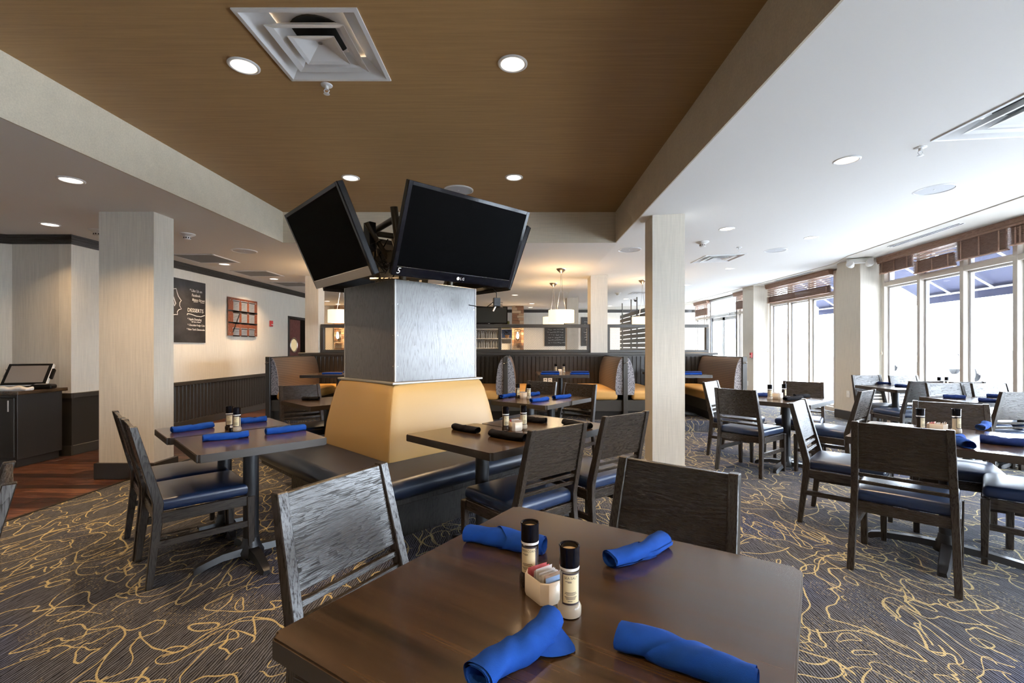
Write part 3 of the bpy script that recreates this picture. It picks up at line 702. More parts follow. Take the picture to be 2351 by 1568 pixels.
bm = B(); tube(bm, [(0, 0, -.05), (0, 0, .60)], .045, 16); obj('centre_post', bm, M_bracket, mt, True)
bm = B(); tube(bm, [(-.34, -.16, .12), (.30, -.10, .14)], .014, 8); tube(bm, [(-.34, -.10, .07), (.30, -.05, .06)], .016, 8); obj('conduit', bm, M_nickel, mt, True)
random.seed(3)
for k in range(5):
    a0 = Vector((-.30+.04*k, -.22+.02*k, .36)); pts = [a0+Vector((.05*math.sin(2.2*i+k), .04*math.cos(1.7*i+2*k), -.03*i+.10*math.sin(i*1.1+k))) for i in range(7)]
    bm = B(); tube(bm, pts, .006, 6); obj('cable', bm, M_blk, mt, True)
bm = B(); box(bm, -.045, .045, -.03, .03, -.12, .12, Matrix.Translation((-.33, -.20, .47)) @ Matrix.Rotation(math.radians(-40), 4, 'Z')); obj('cable_box', bm, M_blk, mt)
bx_ = thing('antenna_splitter', 'black cable splitter dangling under the right television', 'splitter', (-.185, 3.955, 1.71), math.radians(20))
bm = B(); box(bm, -.03, .03, -.018, .018, -.045, .03, bev=.004); obj('body', bm, M_blk, bx_)
for i in range(3):
    bm = B(); tube(bm, [(.03, 0, -.005-.02*i), (.055, 0, -.012-.02*i)], .005, 8); obj('connector', bm, M_nickel, bx_, True)
bm = B(); tube(bm, [(-.01, 0, -.045), (-.03, 0, -.085)], .007, 8); obj('antenna_stub', bm, M_plastic, bx_, True)
bm = B(); tube(bm, [(0, 0, .03), (.0, .0, .07), (-.03, .02, .11), (-.10, .06, .12)], .004, 6); tube(bm, [(-.03, 0, -.01), (-.08, .02, -.05), (-.16, .05, -.045), (-.22, .09, -.03)], .004, 6); obj('cable', bm, M_blk, bx_, True)

# ------------------------------------------------------------------ booths
def bench(x, left, right, label):
    """booth back at x with a cushion and seat on each open side, running along y"""
    y0, y1 = 7.33, 8.86
    t = thing('booth_bench', label, 'booth', (x, 0, PZ), 0, 'booth benches on the platform')
    bm = B(); box(bm, -.032, .032, y0, y1, 0, 1.0, bev=.004); obj('divider', bm, M_blackw, t)
    bm = B(); box(bm, -.036, .036, y0-.022, y0, 0, 1.005, bev=.004); obj('end_cap', bm, M_ledge, t)
    for s in ([-1] if left else [])+([1] if right else []):
        pr = [(.033, .40), (.145, .40), (.155, .52), (.148, .66), (.128, .80), (.100, .90), (.070, .965), (.045, .985), (.033, .985)]
        bm = B(); prism(bm, [(s*u, w) for u, w in pr], y0+.02, y1, 'y'); o = obj('back_cushion', bm, M_bfab, t, True)
        bm = B(); prism(bm, [(s*u, w) for u, w in pr], y0+.008, y0+.02, 'y')
        bmesh.ops.bevel(bm, geom=[e for e in bm.edges if abs(e.verts[0].co.y-e.verts[1].co.y) < 1e-4 and e.verts[0].co.y < y0+.01], offset=.006, segments=2, affect='EDGES'); obj('gusset', bm, M_gus, t, True)
        bm = B(); rbox(bm, .50, y1-y0-.02, .15, .05, dome=.02, z0=.315, cx=s*.36, cy=(y0+y1)/2, nin=4); obj('seat', bm, M_boothseat, t, True)
        bm = B(); box(bm, s*.032, s*.57, y0+.02, y1, .145, .315, bev=.003); obj('base', bm, M_ledge, t)
        bm = B(); box(bm, s*.032, s*.50, y0+.09, y1, 0, .145); obj('plinth', bm, M_darktrim, t)
    bm = B(); tube(bm, [(0, y0-.022, .915), (0, y0-.05, .905), (0, y0-.06, .925)], .007, 8); tube(bm, [(-.03, y0-.035, .895), (0, y0-.04, .905), (.03, y0-.035, .915)], .006, 8); obj('coat_hook', bm, M_chrome, t, True)
bench(-3.94, 0, 1, 'booth bench by the left wall with brown striped back and grey end panel')
bench(-2.07, 1, 1, 'booth bench between the left bays, hidden behind the veneered column')
bench(-.20, 1, 1, 'double booth bench seen end on, right next to the veneered column')
bench(1.686, 1, 1, 'double booth bench with orange seats, just left of the white pillar')
bench(3.56, 1, 0, 'end booth bench with brown striped back and blue lit end, near the far windows')
for i, px in enumerate((1252, 1263)):
    o = thing('wall_socket', 'pale double wall socket under the booth table, '+('left' if i == 0 else 'right')+' of two', 'socket', ((px-VX)*8.885/F, 8.885, 1.32-77*8.885/F), 0)
    bm = B(); box(bm, -.038, .038, -.012, .003, -.055, .055, bev=.003); obj('plate', bm, M_plastic, o)
    bm = B(); box(bm, -.015, .015, -.016, -.010, .012, .036); box(bm, -.015, .015, -.016, -.010, -.036, -.012); obj('outlet', bm, M_grey, o)

# ------------------------------------------------------------------ table ware
def napkin_mesh(name, seed, L, R, mat):
    rnd = random.Random(seed)
    ph = [rnd.random()*6.28 for _ in range(6)]; tp = rnd.uniform(.12, .34)*rnd.choice((-1, 1)); bend = rnd.uniform(-.012, .012)
    def shell(x0, x1, rs, t0, turns, slant, n=26, m=30, inner=.72):
        bm = bmesh.new(); rows = []
        for i in range(n+1):
            row = []
            for j in range(m+1):
                u = j/m; th = t0+u*turns*2*PI
                x = x0+(x1-x0)*i/n + slant*math.cos(th+ph[0])*(i/n if slant > 0 else 1-i/n)
                s = x/L
                r = R*rs*(1+tp*s)*(1-(1-inner)*u)
                r *= 1+.06*math.sin(8*s+ph[1]+2*th)+.04*math.sin(15*s+ph[2]+th)+.04*math.sin(5*s+3*th+ph[3])+.03*math.sin(26*s+4*th+ph[1])-.10*max(0, math.cos(th-1.2+6*s))**8
                cy = bend*math.cos(4*s+ph[4]); zc = R*.80
                y, z = cy+r*math.cos(th)*1.12, zc+r*math.sin(th)*.86
                row.append(bm.verts.new((x, y, max(.0006, z))))
            rows.append(row)
        for a_, b_ in zip(rows, rows[1:]):
            for j in range(m): bm.faces.new((a_[j], b_[j], b_[j+1], a_[j+1]))
        return bm
    def mesh(nm, bm):
        me = bpy.data.meshes.new(nm); bm.to_mesh(me); bm.free(); me.materials.append(mat); me.polygons.foreach_set('use_smooth', [True]*len(me.polygons)); return me
    return mesh('roll', shell(-L/2, L/2, 1.0, ph[5], 2.15, 0)), mesh('outer_fold', shell(-L/2+.003, L*.10, 1.13, ph[5]+.5, 1.02, .040, inner=.90))
NP = {}
def napkin(p, q, label, mat=None, R=.025, z=.75, kind=0, group='rolled napkins on the tables'):
    """rolled napkin lying on a table between the two floor-plan points"""
    mat = mat or M_blue; d = Vector((q[0]-p[0], q[1]-p[1])); L = .24
    key = (mat.name, kind)
    if key not in NP: NP[key] = napkin_mesh('napkin', 11+kind*7, L, .025, mat)
    t = thing('napkin_roll', label, 'napkin', ((p[0]+q[0])/2, (p[1]+q[1])/2, z), math.atan2(d.y, d.x), group)
    k = max(.75, min(1.15, d.length/L)); t.scale = (k, R/.025, R/.025)
    for nm, me in zip(('roll', 'outer_fold'), NP[key]):
        o = bpy.data.objects.new(nm, me); C.objects.link(o); o.parent = t
    if 'picture bottom' in label:
        bm = B(); rows = []
        for i in range(9):
            u = i/8; hw = .060*(1-u)**.7+.004
            rows.append([bm.verts.new((.045+w_*hw+.03*u, -.018-.055*u, max(.001, .030*(1-u)**2+.004*math.sin(5*u+4*w_)*(1-u)+.0025))) for w_ in (-1, -.6, -.2, .2, .6, 1)])
        for p_, q_ in zip(rows, rows[1:]):
            for j in range(5): bm.faces.new((p_[j], p_[j+1], q_[j+1], q_[j]))
        obj('loose_corner', bm, mat, t, True)
    return t
ng = 'rolled napkins on the tables'
def nap(a, b, label, **k): napkin(G(*a, .75), G(*b, .75), label, **k)
nap((1250, 1272), (1075, 1240), 'blue rolled napkin behind the shakers on the foreground table', kind=0, R=.029)
nap((1402, 1305), (1525, 1252), 'blue rolled napkin at the right back of the foreground table', kind=1)
nap((1105, 1592), (1262, 1440), 'blue rolled napkin in front of the shakers, cut by the picture bottom', kind=2, R=.027)
nap((1740, 1602), (1425, 1482), 'blue rolled napkin at the front right of the foreground table', kind=3, R=.028)
nap((395, 994), (488, 981), 'blue rolled napkin nearest the pillar on the left tables', kind=1)
nap((465, 1014), (570, 1003), 'blue rolled napkin at the front edge of the left tables', kind=2)
nap((610, 998), (700, 987), 'blue rolled napkin at the bench end of the left tables', kind=0)
nap((552, 973), (610, 967), 'blue rolled napkin behind the shakers on the left tables', kind=3)
nap((1042, 985), (1096, 995), 'black rolled napkin close to the tan cushion on the bench tables', mat=M_black, kind=0)
nap((1125, 1001), (1205, 1013), 'black rolled napkin at the front edge of the bench tables', mat=M_black, kind=1, R=.028)
nap((1208, 968), (1250, 971), 'black rolled napkin behind the white caddy on the bench tables', mat=M_black, kind=2)
nap((1293, 975), (1355, 985), 'black rolled napkin half hidden by a chair back on the bench tables', mat=M_black, kind=3)
nap((1148, 915), (1185, 909), 'bright blue rolled napkin left of the caddy, table behind the bench', kind=0)
nap((1220, 924), (1257, 919), 'bright blue rolled napkin in front of the caddy, table behind the bench', kind=1)
nap((1272, 917), (1308, 912), 'bright blue rolled napkin right of the caddy, table behind the bench', kind=2)
nap((1219, 909), (1234, 907), 'bright blue rolled napkin behind the caddy, table behind the bench', kind=3)
nap((694, 919), (732, 919), 'black rolled napkin on the small table left behind the bench', mat=M_black, kind=1)
nap((1742, 910), (1758, 910), 'navy rolled napkin beside the left shaker, table by the pillar', mat=M_navy, kind=0)
nap((1795, 921), (1848, 916), 'black napkin at the front of the table by the white pillar', mat=M_black, kind=2)
nap((1826, 913), (1856, 912), 'black rolled napkin with a shining end on the table by the pillar', mat=M_black, kind=1)
nap((2246, 992), (2270, 976), 'navy rolled napkin at the back of the sunlit table', mat=M_blue, kind=0)
nap((2198, 1012), (2222, 1030), 'blue rolled napkin pointing at the camera on the sunlit table', mat=M_blue, kind=1, R=.028)
nap((2250, 1016), (2351, 1026), 'long navy rolled napkin cut by the right picture edge', mat=M_navy, kind=3, R=.028)
nap((2008, 881), (2042, 884), 'dark rolled napkin at the left of the far window table', mat=M_navy, kind=1)
nap((2054, 888), (2092, 890), 'dark rolled napkin behind the grey chair on the far window table', mat=M_navy, kind=2)
nap((2166, 914), (2216, 916), 'navy rolled napkin at the left of the nearer window table', mat=M_navy, kind=0)
nap((2252, 923), (2296, 926), 'navy rolled napkin in the middle of the nearer window table', mat=M_navy, kind=3)
nap((2281, 913), (2302, 914), 'navy rolled napkin farthest back on the nearer window table', mat=M_navy, kind=2)
def stack(x, y, z, n, label):
    t = thing('napkin_stack', label, 'napkin', (x, y, z))
    for i in range(n):
        bm = B(); rbox(bm, .30-.02*i, .10, .026, .012, dome=.004, z0=.025*i, cx=.006*i, nin=4); obj('folded_napkin', bm, (M_blue, M_navy, M_blue)[i % 3], t, True)
BT = .885
stack(.505, 7.42, BT, 2, 'folded blue napkins at the left of the booth table'); stack(.98, 7.45, BT, 2, 'folded blue napkins at the right of the booth table')
stack(2.76, 7.40, BT, 2, 'folded blue napkins on the booth table right of the pillar')
stack(-3.0, 7.50, BT, 1, 'dark folded napkin on the left booth table, the nearer'); stack(-2.85, 8.0, BT, 1, 'dark folded napkin on the left booth table, the farther')

# shakers with grinder caps
def make_shaker(fill, word):
    t = thing('shaker', word, 'shaker')
    bm = B(); lathe(bm, [(.023, 0), (.0255, .004), (.0255, .020), (.0225, .026), (.0205, .028), (.0205, .106), (.0205, .106)], 8 if False else 20); obj('glass_bottle', bm, M_glass, t, True)
    bm = B(); lathe(bm, [(.0215, .003), (.0225, .018), (.0190, .027), (.0190, .088)], 20); obj('contents', bm, fill, t, True)
    for a0, a1 in ((-2.35, -.25), (.55, 2.2)):
        bm = B(); rows = []
        for i in range(13):
            a_ = a0+(a1-a0)*i/12; rows.append([bm.verts.new((.0209*math.cos(a_), .0209*math.sin(a_), z)) for z in (.030, .096)])
        for p, q in zip(rows, rows[1:]): bm.faces.new((p[0], q[0], q[1], p[1]))
        lb = obj('label', bm, M_ink, t, True)
        bm = B(); rows = []
        for i in range(13):
            a_ = a0+.12+(a1-a0-.32)*i/12; rows.append([bm.verts.new((.0211*math.cos(a_), .0211*math.sin(a_), z)) for z in (.034, .093)])
        for p, q in zip(rows, rows[1:]): bm.faces.new((p[0], q[0], q[1], p[1]))
        obj('label_paper', bm, M_label, lb, True)
        bm = B()
        for z, w0, w1 in ((.0785, .55, .95), (.0765, .55, .80), (.056, .25, .95), (.0535, .2, 1), (.051, .3, .9), (.047, .2, 1), (.0445, .25, .95), (.042, .3, .9), (.0375, .5, .8)):
            ra, rb_ = a0+.12+(a1-a0-.32)*(1-w1*.9), a0+.12+(a1-a0-.32)*(1-w0*.9+.0)
            rows = [[bm.verts.new((.02125*math.cos(q), .02125*math.sin(q), zz)) for zz in (z, z+.0011)] for q in [ra+(rb_-ra)*i/6 for i in range(7)]]
            for p, q in zip(rows, rows[1:]): bm.faces.new((p[0], q[0], q[1], p[1]))
        q_ = obj('small_print', bm, M_ink, lb); q_['kind'] = 'stuff'
    bm = B(); lathe(bm, [(.0212, .106), (.0215, .108), (.0215, .140), (.0225, .1485), (.021, .149), (.0185, .1475), (.0178, .137)], 24, cap=False); obj('grinder_cap', bm, M_gloss, t, True)
    bm = B(); lathe(bm, [(.0178, .134), (.0178, .1375)], 20); obj('cap_disc', bm, M_cream, t)
    bm = B(); lathe(bm, [(.0209, .100), (.0214, .102), (.0214, .1058), (.0209, .106)], 20); obj('collar_ring', bm, M_plastic, t, True)
    # the name, bent round the label
    lb = [c for c in t.children if c.name.startswith('label')][0]
    o = text('lettering', word, .0075, M_ink, lb, Matrix.Identity(4), ext=0)
    o['kind'] = 'stuff'; w = max(v.co.x for v in o.data.vertices)
    for v in o.data.vertices:
        q = -1.38+(v.co.x-w/2)/.0212; v.co = Vector((.02135*math.cos(q), .02135*math.sin(q), .084+v.co.y))
    return t
SHK = {}
def shaker(p, label, kind, rot=0, z=.75, k=1.0):
    if kind not in SHK: SHK[kind] = make_shaker(M_salt if kind == 'salt' else M_pepper, 'SEA SALT' if kind == 'salt' else 'PEPPERCORNS'); t = SHK[kind]
    else: t = copy_tree(SHK[kind])
    t['label'] = label; t['group'] = 'salt and pepper shakers'
    t.location = (p[0], p[1], z); t.rotation_euler = (0, 0, rot); t.scale = (k, k, k)
shaker((.109, .993), 'salt shaker with black cap, the front one on the foreground table', 'salt', -.12)
shaker((.028, 1.121), 'pepper shaker with black cap behind the cream caddy on the foreground table', 'pepper', -.5)
for a_, lab, kd in (((544, 990), 'right shaker on the left tables', 'salt'), ((527, 986), 'left shaker on the left tables', 'pepper'), ((1161, 988), 'shaker left of the white caddy on the bench tables', 'pepper'), ((1202, 984), 'shaker right of the white caddy on the bench tables', 'salt'),
                    ((1188.5, 914), 'left shaker on the table behind the bench', 'pepper'), ((1214, 915.5), 'right shaker on the table behind the bench', 'salt'), ((1767.5, 917), 'left shaker on the table by the white pillar', 'salt'), ((1800, 915), 'right shaker on the table by the white pillar', 'pepper'),
                    ((2196, 994), 'right shaker on the sunlit table', 'salt'), ((2113, 993), 'left shaker on the sunlit table, half behind the chair back', 'pepper'), ):
    shaker(G(*a_, .75), lab, kd, {0: .2}.get(0)+random.uniform(-.4, .4), k=1.08)
shaker((5.72, 6.32), 'dark shaker against the far window, left of two', 'pepper', k=1.1); shaker((5.84, 6.34), 'dark shaker against the far window, right of two', 'pepper', k=1.1)
shaker((.64, 7.95), 'left shaker on the booth table', 'salt', z=BT); shaker((.78, 7.97), 'right shaker on the booth table', 'salt', z=BT)

# sweetener caddies and the packets in them
def caddy(p, rot, label, z=.75, mat=None, n=9, k=1.0, where='', cols=None):
    w, d, h, c = .068*k, .088*k, .050*k, .014*k
    def ring(w, d, c): return [(-w/2+c, -d/2), (w/2-c, -d/2), (w/2, -d/2+c), (w/2, d/2-c), (w/2-c, d/2), (-w/2+c, d/2), (-w/2, d/2-c), (-w/2, -d/2+c)]
    t = thing('sweetener_caddy', label, 'caddy', (p[0], p[1], z), rot, 'sweetener caddies on the tables')
    bm = B(); th = .005*k
    loops = [(ring(w*.95, d*.95, c), 0), (ring(w, d, c), h*.15), (ring(w, d, c), h-.002), (ring(w-.003, d-.003, c), h), (ring(w-2*th, d-2*th, c*.9), h-.001), (ring(w-2*th, d-2*th, c*.9), .006)]
    vs = [[bm.verts.new((x, y, zz)) for x, y in r] for r, zz in loops]
    bm.faces.new(vs[0][::-1]); bm.faces.new(vs[-1])
    for a_, b_ in zip(vs, vs[1:]):
        for i in range(8): bm.faces.new((a_[i], a_[(i+1) % 8], b_[(i+1) % 8], b_[i]))
    obj('bowl', bm, mat or M_ceramic, t, True)
    cols = cols or [(M_pink, 'pink'), (M_pink, 'pink'), (M_paper, 'white'), (M_paper, 'white'), (M_paper, 'white'), (M_paper, 'white'), (M_paper, 'white'), (M_brownpaper, 'brown'), (M_bluepaper, 'pale blue')]
    rnd = random.Random(hash(label) % 1000 if False else len(label))
    for i in range(n):
        m, cn = cols[int(i*len(cols)/n)]
        y = d/2-th-.006-(d-2*th-.012)*i/max(1, n-1)
        x = rnd.uniform(-.003, .003)*k
        bm = B(); pw, ph_ = .048*k, rnd.uniform(.050, .058)*k
        rows = []
        for a_ in range(4):
            s = a_/3; rows.append([bm.verts.new((-pw/2+pw*b_/3, (.0012+.0018*math.sin(PI*s))*q*math.sin(PI*(b_+.25)/3.5), ph_*s)) for b_ in range(4) for q in (0,)])
        lo = rows
        for p_, q_ in zip(lo, lo[1:]):
            for j in range(3): bm.faces.new((p_[j], p_[j+1], q_[j+1], q_[j]))
        r = bmesh.ops.solidify(bm, geom=bm.faces[:], thickness=.0016)
        o = obj('sweetener_packet', bm, m); la = math.radians(12+rnd.uniform(-5, 9))
        tag(o, cn+' paper sweetener packet standing in the caddy '+where, 'packet', cn+' packets in the caddy '+where)
        R_ = Matrix.Translation((p[0], p[1], z)) @ Matrix.Rotation(rot, 4, 'Z')
        lo_ = R_ @ Vector((x, y, .007)); o.location = lo_; o.rotation_euler = (Matrix.Rotation(rot+rnd.uniform(-.06, .06), 3, 'Z') @ Matrix.Rotation(la*.5, 3, 'X')).to_euler()
caddy((.060, 1.066), math.radians(33), 'cream ceramic caddy with sweetener packets on the foreground table', n=16, where='on the foreground table', k=1.0)
caddy(G(1183, 986.5, .75), math.radians(25), 'white caddy of packets between shakers on the bench tables', n=8, where='on the bench tables', k=1.15)
caddy(G(1200, 913.5, .75), math.radians(30), 'white caddy of packets on the table behind the bench', n=6, where='behind the bench', k=1.2, cols=[(M_paper, 'white')])
caddy(G(1784, 916, .75), math.radians(30), 'white caddy of packets on the table by the white pillar', n=5, where='by the white pillar', k=1.2, cols=[(M_paper, 'white')])
caddy(G(2152, 992, .75), math.radians(40), 'caddy with red and white packets on the sunlit table', n=8, where='on the sunlit table', k=1.15)
caddy(G(533, 990, .75), math.radians(40), 'small black caddy between the shakers on the left tables', n=4, where='on the left tables', k=.55, mat=M_blk, cols=[(M_paper, 'white')])
caddy((.71, 7.93), 0, 'pale caddy between the shakers on the booth table', z=BT, n=4, where='on the booth table', k=1.0, cols=[(M_paper, 'white')])

# ------------------------------------------------------------------ pendants over the booths
def lamp(loc, power, r=.06, col=LAMP_COL, parent=None, rot=None, spread=2.1):
    L = bpy.data.lights.new('lamp', 'AREA'); L.shape = 'DISK'; L.size = r*2; L.specular_factor = .3; L.energy = power; L.color = col; L.spread = spread
    o = bpy.data.objects.new('lamp_light', L); C.objects.link(o); o.location = loc
    if rot: o.rotation_euler = rot
    if parent: o.parent = parent
    return o
def pendant(x, y, zs, label, zt=ZC):
    t = thing('pendant_lamp', label, 'lamp', (x, y, zt), 0, 'drum pendants over the booths')
    bm = B(); lathe(bm, [(.085, 0), (.085, -.008), (.07, -.03), (.02, -.075), (.008, -.085)], 24); obj('canopy', bm, M_nickel, t, True)
    zb = zs-zt
    for s in (-1, 1):
        bm = B(); tube(bm, [(s*.006, 0, -.08), (s*.018, 0, -.36), (s*.075, 0, zb+.02)], .0035, 6); obj('rod', bm, M_nickel, t, True)
    bm = B(); lathe(bm, [(.222, zb), (.222, zb-.215), (.217, zb-.215), (.217, zb)], 40, cap=False); obj('drum_shade', bm, M_shade, t, True)
    bm = B(); lathe(bm, [(.215, zb-.208), (.215, zb-.203)], 36); obj('diffuser', bm, emit('diffuser_glow_'+str(round(x*10+y*100)), (1, .86, .62), 3.0), t)
    bm = B(); lathe(bm, [(.0, zb-.12), (.03, zb-.10), (.035, zb-.07), (.015, zb-.03), (.012, zb)], 14, cap=False); obj('bulb', bm, M_bulb, t, True)
    L = bpy.data.lights.new('lamp', 'POINT'); L.energy = 12; L.color = LAMP_COL; L.shadow_soft_size = .08
    o = bpy.data.objects.new('lamp_light', L); C.objects.link(o); o.parent = t; o.location = (0, 0, zb+.12)
    lamp((0, 0, zb-.24), 14, .18, LAMP_COL, t)
pendant(.745, 8.07, 1.96, 'cream drum pendant above the booth table, the larger of the overlapping two')
pendant(.745, 9.88, 1.96, 'cream drum pendant partly hidden behind the larger one, beyond the half wall')
pendant(2.64, 9.88, 1.96, 'cream drum pendant half hidden by the white pillar', 2.74)
pendant(-3.06, 8.05, 1.96, 'cream drum pendant left of the veneered column')

# ------------------------------------------------------------------ ceiling fittings
cg = 'recessed downlights'
DL0 = []
def downlight(x, y, z, label, p=LAMP_W):
    if not DL0:
        t = thing('downlight', label, 'downlight', (x, y, z), 0, cg)
        bm = B(); lathe(bm, [(.092, 0), (.092, -.004), (.083, -.009), (.074, -.007), (.070, .0), (.066, -.001)], 32, cap=False); obj('trim_ring', bm, M_white, t, True)
        bm = B(); lathe(bm, [(.069, -.0045), (.069, -.001)], 32); obj('lens', bm, M_lamp, t)
        DL0.append(t)
    else:
        t = copy_tree(DL0[0]); t.location = (x, y, z); t['label'] = label
    if p: lamp((x, y, z-.014), 9 if 'counter' in label else p, .06)
for px, py, lab in ((560, 151, 'downlight in the brown ceiling left of the big air diffuser'), (1177, 146, 'downlight in the brown ceiling right of the big air diffuser'), (805, 408, 'downlight in the brown ceiling above the left television'), (1180, 407, 'downlight in the brown ceiling above the right television')):
    x, y = CE(px, py, ZR); downlight(x, y, ZR, lab)
for px, py, lab in ((163, 413, 'larger downlight over the left aisle, nearest the beam'), (115, 515, 'downlight above the counter at the left edge'), (515, 606, 'downlight by the nearest return grille'), (629, 640, 'downlight by the farther return grilles'), (1182, 677, 'downlight over the bar side, right of the hanging splitter'), (1132, 697, 'downlight before the bar television'), (1221, 696.5, 'downlight beyond the half wall, upper of two'), (1218, 705.6, 'downlight beyond the half wall, lower of two'), (751, 691, 'downlight left of the pendant behind the column'), (776, 698, 'downlight by the left stone pier')):
    x, y = CE(px, py); downlight(x, y, ZC, lab)
for px, py, lab in ((1944, 367, 'large downlight in the white ceiling near the speaker'), (1668, 525, 'downlight in the white ceiling above the smoke detector'), (1862, 545, 'downlight in the white ceiling near the pilaster'), (1675, 616, 'downlight beyond the white ceiling diffuser'), (1577, 654, 'downlight right next to the white pillar'), (1437, 686, 'downlight over the slatted screen'), (1400, 702, 'farthest downlight left of the slatted screen')):
    x, y, z = CR(px, py); downlight(x, y, z, lab, LAMP_W*.8)
for x, y, z, lab in ((-1.6, -.6, ZR, 'downlight behind the camera over the left'), (.4, -.6, ZR, 'downlight behind the camera over the right'), (-4.4, 1.2, ZC, 'downlight behind the camera in the left aisle'), (2.6, .8, zr(2.6), 'downlight behind the camera by the windows')):
    downlight(x, y, z, lab)
def speaker(x, y, z, label):
    t = thing('ceiling_speaker', label, 'speaker', (x, y, z), 0, 'round ceiling speakers')
    bm = B(); lathe(bm, [(.165, 0), (.165, -.006), (.150, -.010), (.146, -.004)], 36, cap=False); obj('rim', bm, M_white, t, True)
    bm = B(); lathe(bm, [(.146, -.0055), (.146, -.001)], 36); obj('grille', bm, plain('speaker_grille', (.55, .55, .57), .6, bump=.6, bscale=500), t)
    bm = B(); lathe(bm, [(.008, -.008), (.008, -.004)], 10); obj('badge', bm, M_white, t)
x, y = CE(1053, 436, ZR); speaker(x, y, ZR, 'round speaker in the brown ceiling behind the right television')
x, y = CE(561, 576); speaker(x, y, ZC, 'round speaker in the ceiling near the left wall')
for px, py, lab in ((1445, 573, 'round speaker left of the white pillar'), (2145, 434, 'large round speaker in the white ceiling near the windows'), (1780, 574, 'round speaker in the white ceiling before the pilaster')):
    speaker(*CR(px, py), lab)
def detector(x, y, z, label):
    t = thing('smoke_detector', label, 'detector', (x, y, z), 0, 'smoke detectors')
    bm = B(); lathe(bm, [(.085, 0), (.082, -.010), (.055, -.024), (.042, -.034)], 28); obj('base', bm, M_plastic, t, True)
    bm = B(); lathe(bm, [(.040, -.034), (.038, -.062), (.030, -.070), (.0, -.072)], 24, cap=False); obj('sensor_head', bm, M_plastic, t, True)
    bm = B()
    for k in range(10):
        M = Matrix.Rotation(k*2*PI/10, 4, 'Z'); box(bm, .0385, .0405, -.006, .006, -.058, -.042, M)
    obj('vent_slots', bm, M_dark, t)
x, y = CE(430, 537); detector(x, y, ZC, 'smoke detector on the ceiling right of the left pillar')
x, y = CE(224, 528); detector(x, y, ZC, 'smoke detector half hidden by the left pillar')
for px, py, lab in ((1613, 555, 'smoke detector on the white ceiling above the small diffuser'), (1419, 672, 'small smoke detector beyond the half wall')):
    detector(*CR(px, py), lab)
def sprinkler(x, y, z, label):
    t = thing('sprinkler_head', label, 'sprinkler', (x, y, z), 0, 'fire sprinklers')
    bm = B(); lathe(bm, [(.038, 0), (.036, -.006), (.020, -.010), (.012, -.010), (.012, -.030)], 20); obj('escutcheon', bm, M_white, t, True)
    bm = B()
    for s in (-1, 1): tube(bm, [(s*.010, 0, -.028), (s*.018, 0, -.040), (s*.004, 0, -.058)], .003, 6)
    obj('frame_arms', bm, M_white, t, True)
    bm = B(); lathe(bm, [(.004, -.055), (.020, -.060), (.020, -.062), (.004, -.064)], 14); obj('deflector', bm, M_white, t)
x, y = CE(750, 195, ZR); sprinkler(x, y, ZR, 'sprinkler head under the big air diffuser')
for px, py, lab in ((2113, 338, 'sprinkler head left of the cut off diffuser'), (1697, 568, 'sprinkler head above the small diffuser')): sprinkler(*CR(px, py), lab)
def diffuser(cx, cy, z, s, label):
    t = thing('air_diffuser', label, 'vent', (cx, cy, z), 0, 'square air diffusers'); t.rotation_euler = (0, -math.atan(SL) if cx > 1 else 0, 0)
    def frame(bm, a0, z0, a1, z1):
        q = [[bm.verts.new((x*a, y*a, zz)) for x, y in ((-1,-1),(1,-1),(1,1),(-1,1))] for a, zz in ((a0, z0), (a1, z1))]
        for i in range(4): bm.faces.new((q[0][i], q[0][(i+1) % 4], q[1][(i+1) % 4], q[1][i]))
    h = s/2
    bm = B(); frame(bm, h, 0, h, -.008); frame(bm, h, -.008, h*.93, -.010); frame(bm, h*.93, -.010, h*.90, -.002); frame(bm, h*.90, -.002, h*.62, .075); obj('frame', bm, M_white, t, fix=False)
    bm = B(); frame(bm, h*.66, -.014, h*.66, -.012); frame(bm, h*.66, -.014, h*.55, -.006); frame(bm, h*.55, -.006, h*.38, .055); frame(bm, h*.66, -.012, h*.42, .055); obj('outer_cone', bm, M_white, t, fix=False)
    bm = B(); frame(bm, h*.40, -.018, h*.40, -.016); frame(bm, h*.40, -.018, h*.33, -.012); frame(bm, h*.33, -.012, .018, .030); q = [bm.verts.new((x*.018, y*.018, .030)) for x, y in ((-1,-1),(1,-1),(1,1),(-1,1))]; bm.faces.new(q); frame(bm, h*.40, -.016, h*.2, .03); obj('inner_cone', bm, M_white, t, fix=False)
    bm = B(); lathe(bm, [(.012, .026), (.012, .030)], 12); obj('centre_screw', bm, M_silver, t)
    bm = B(); lathe(bm, [(h*.50, .074), (h*.50, .082)], 28); obj('duct_mouth', bm, M_dark, t)
    bm = B(); box(bm, -h*.7, h*.7, -h*.7, h*.7, .084, .09); obj('back_plate', bm, M_white, t)
for d, lab in zip(DIF, ('big square air diffuser in the brown ceiling', 'square air diffuser cut off by the right picture edge', 'small square air diffuser in the white ceiling beyond the pillar', 'distant air diffuser over the slatted screen')): diffuser(*d, lab)
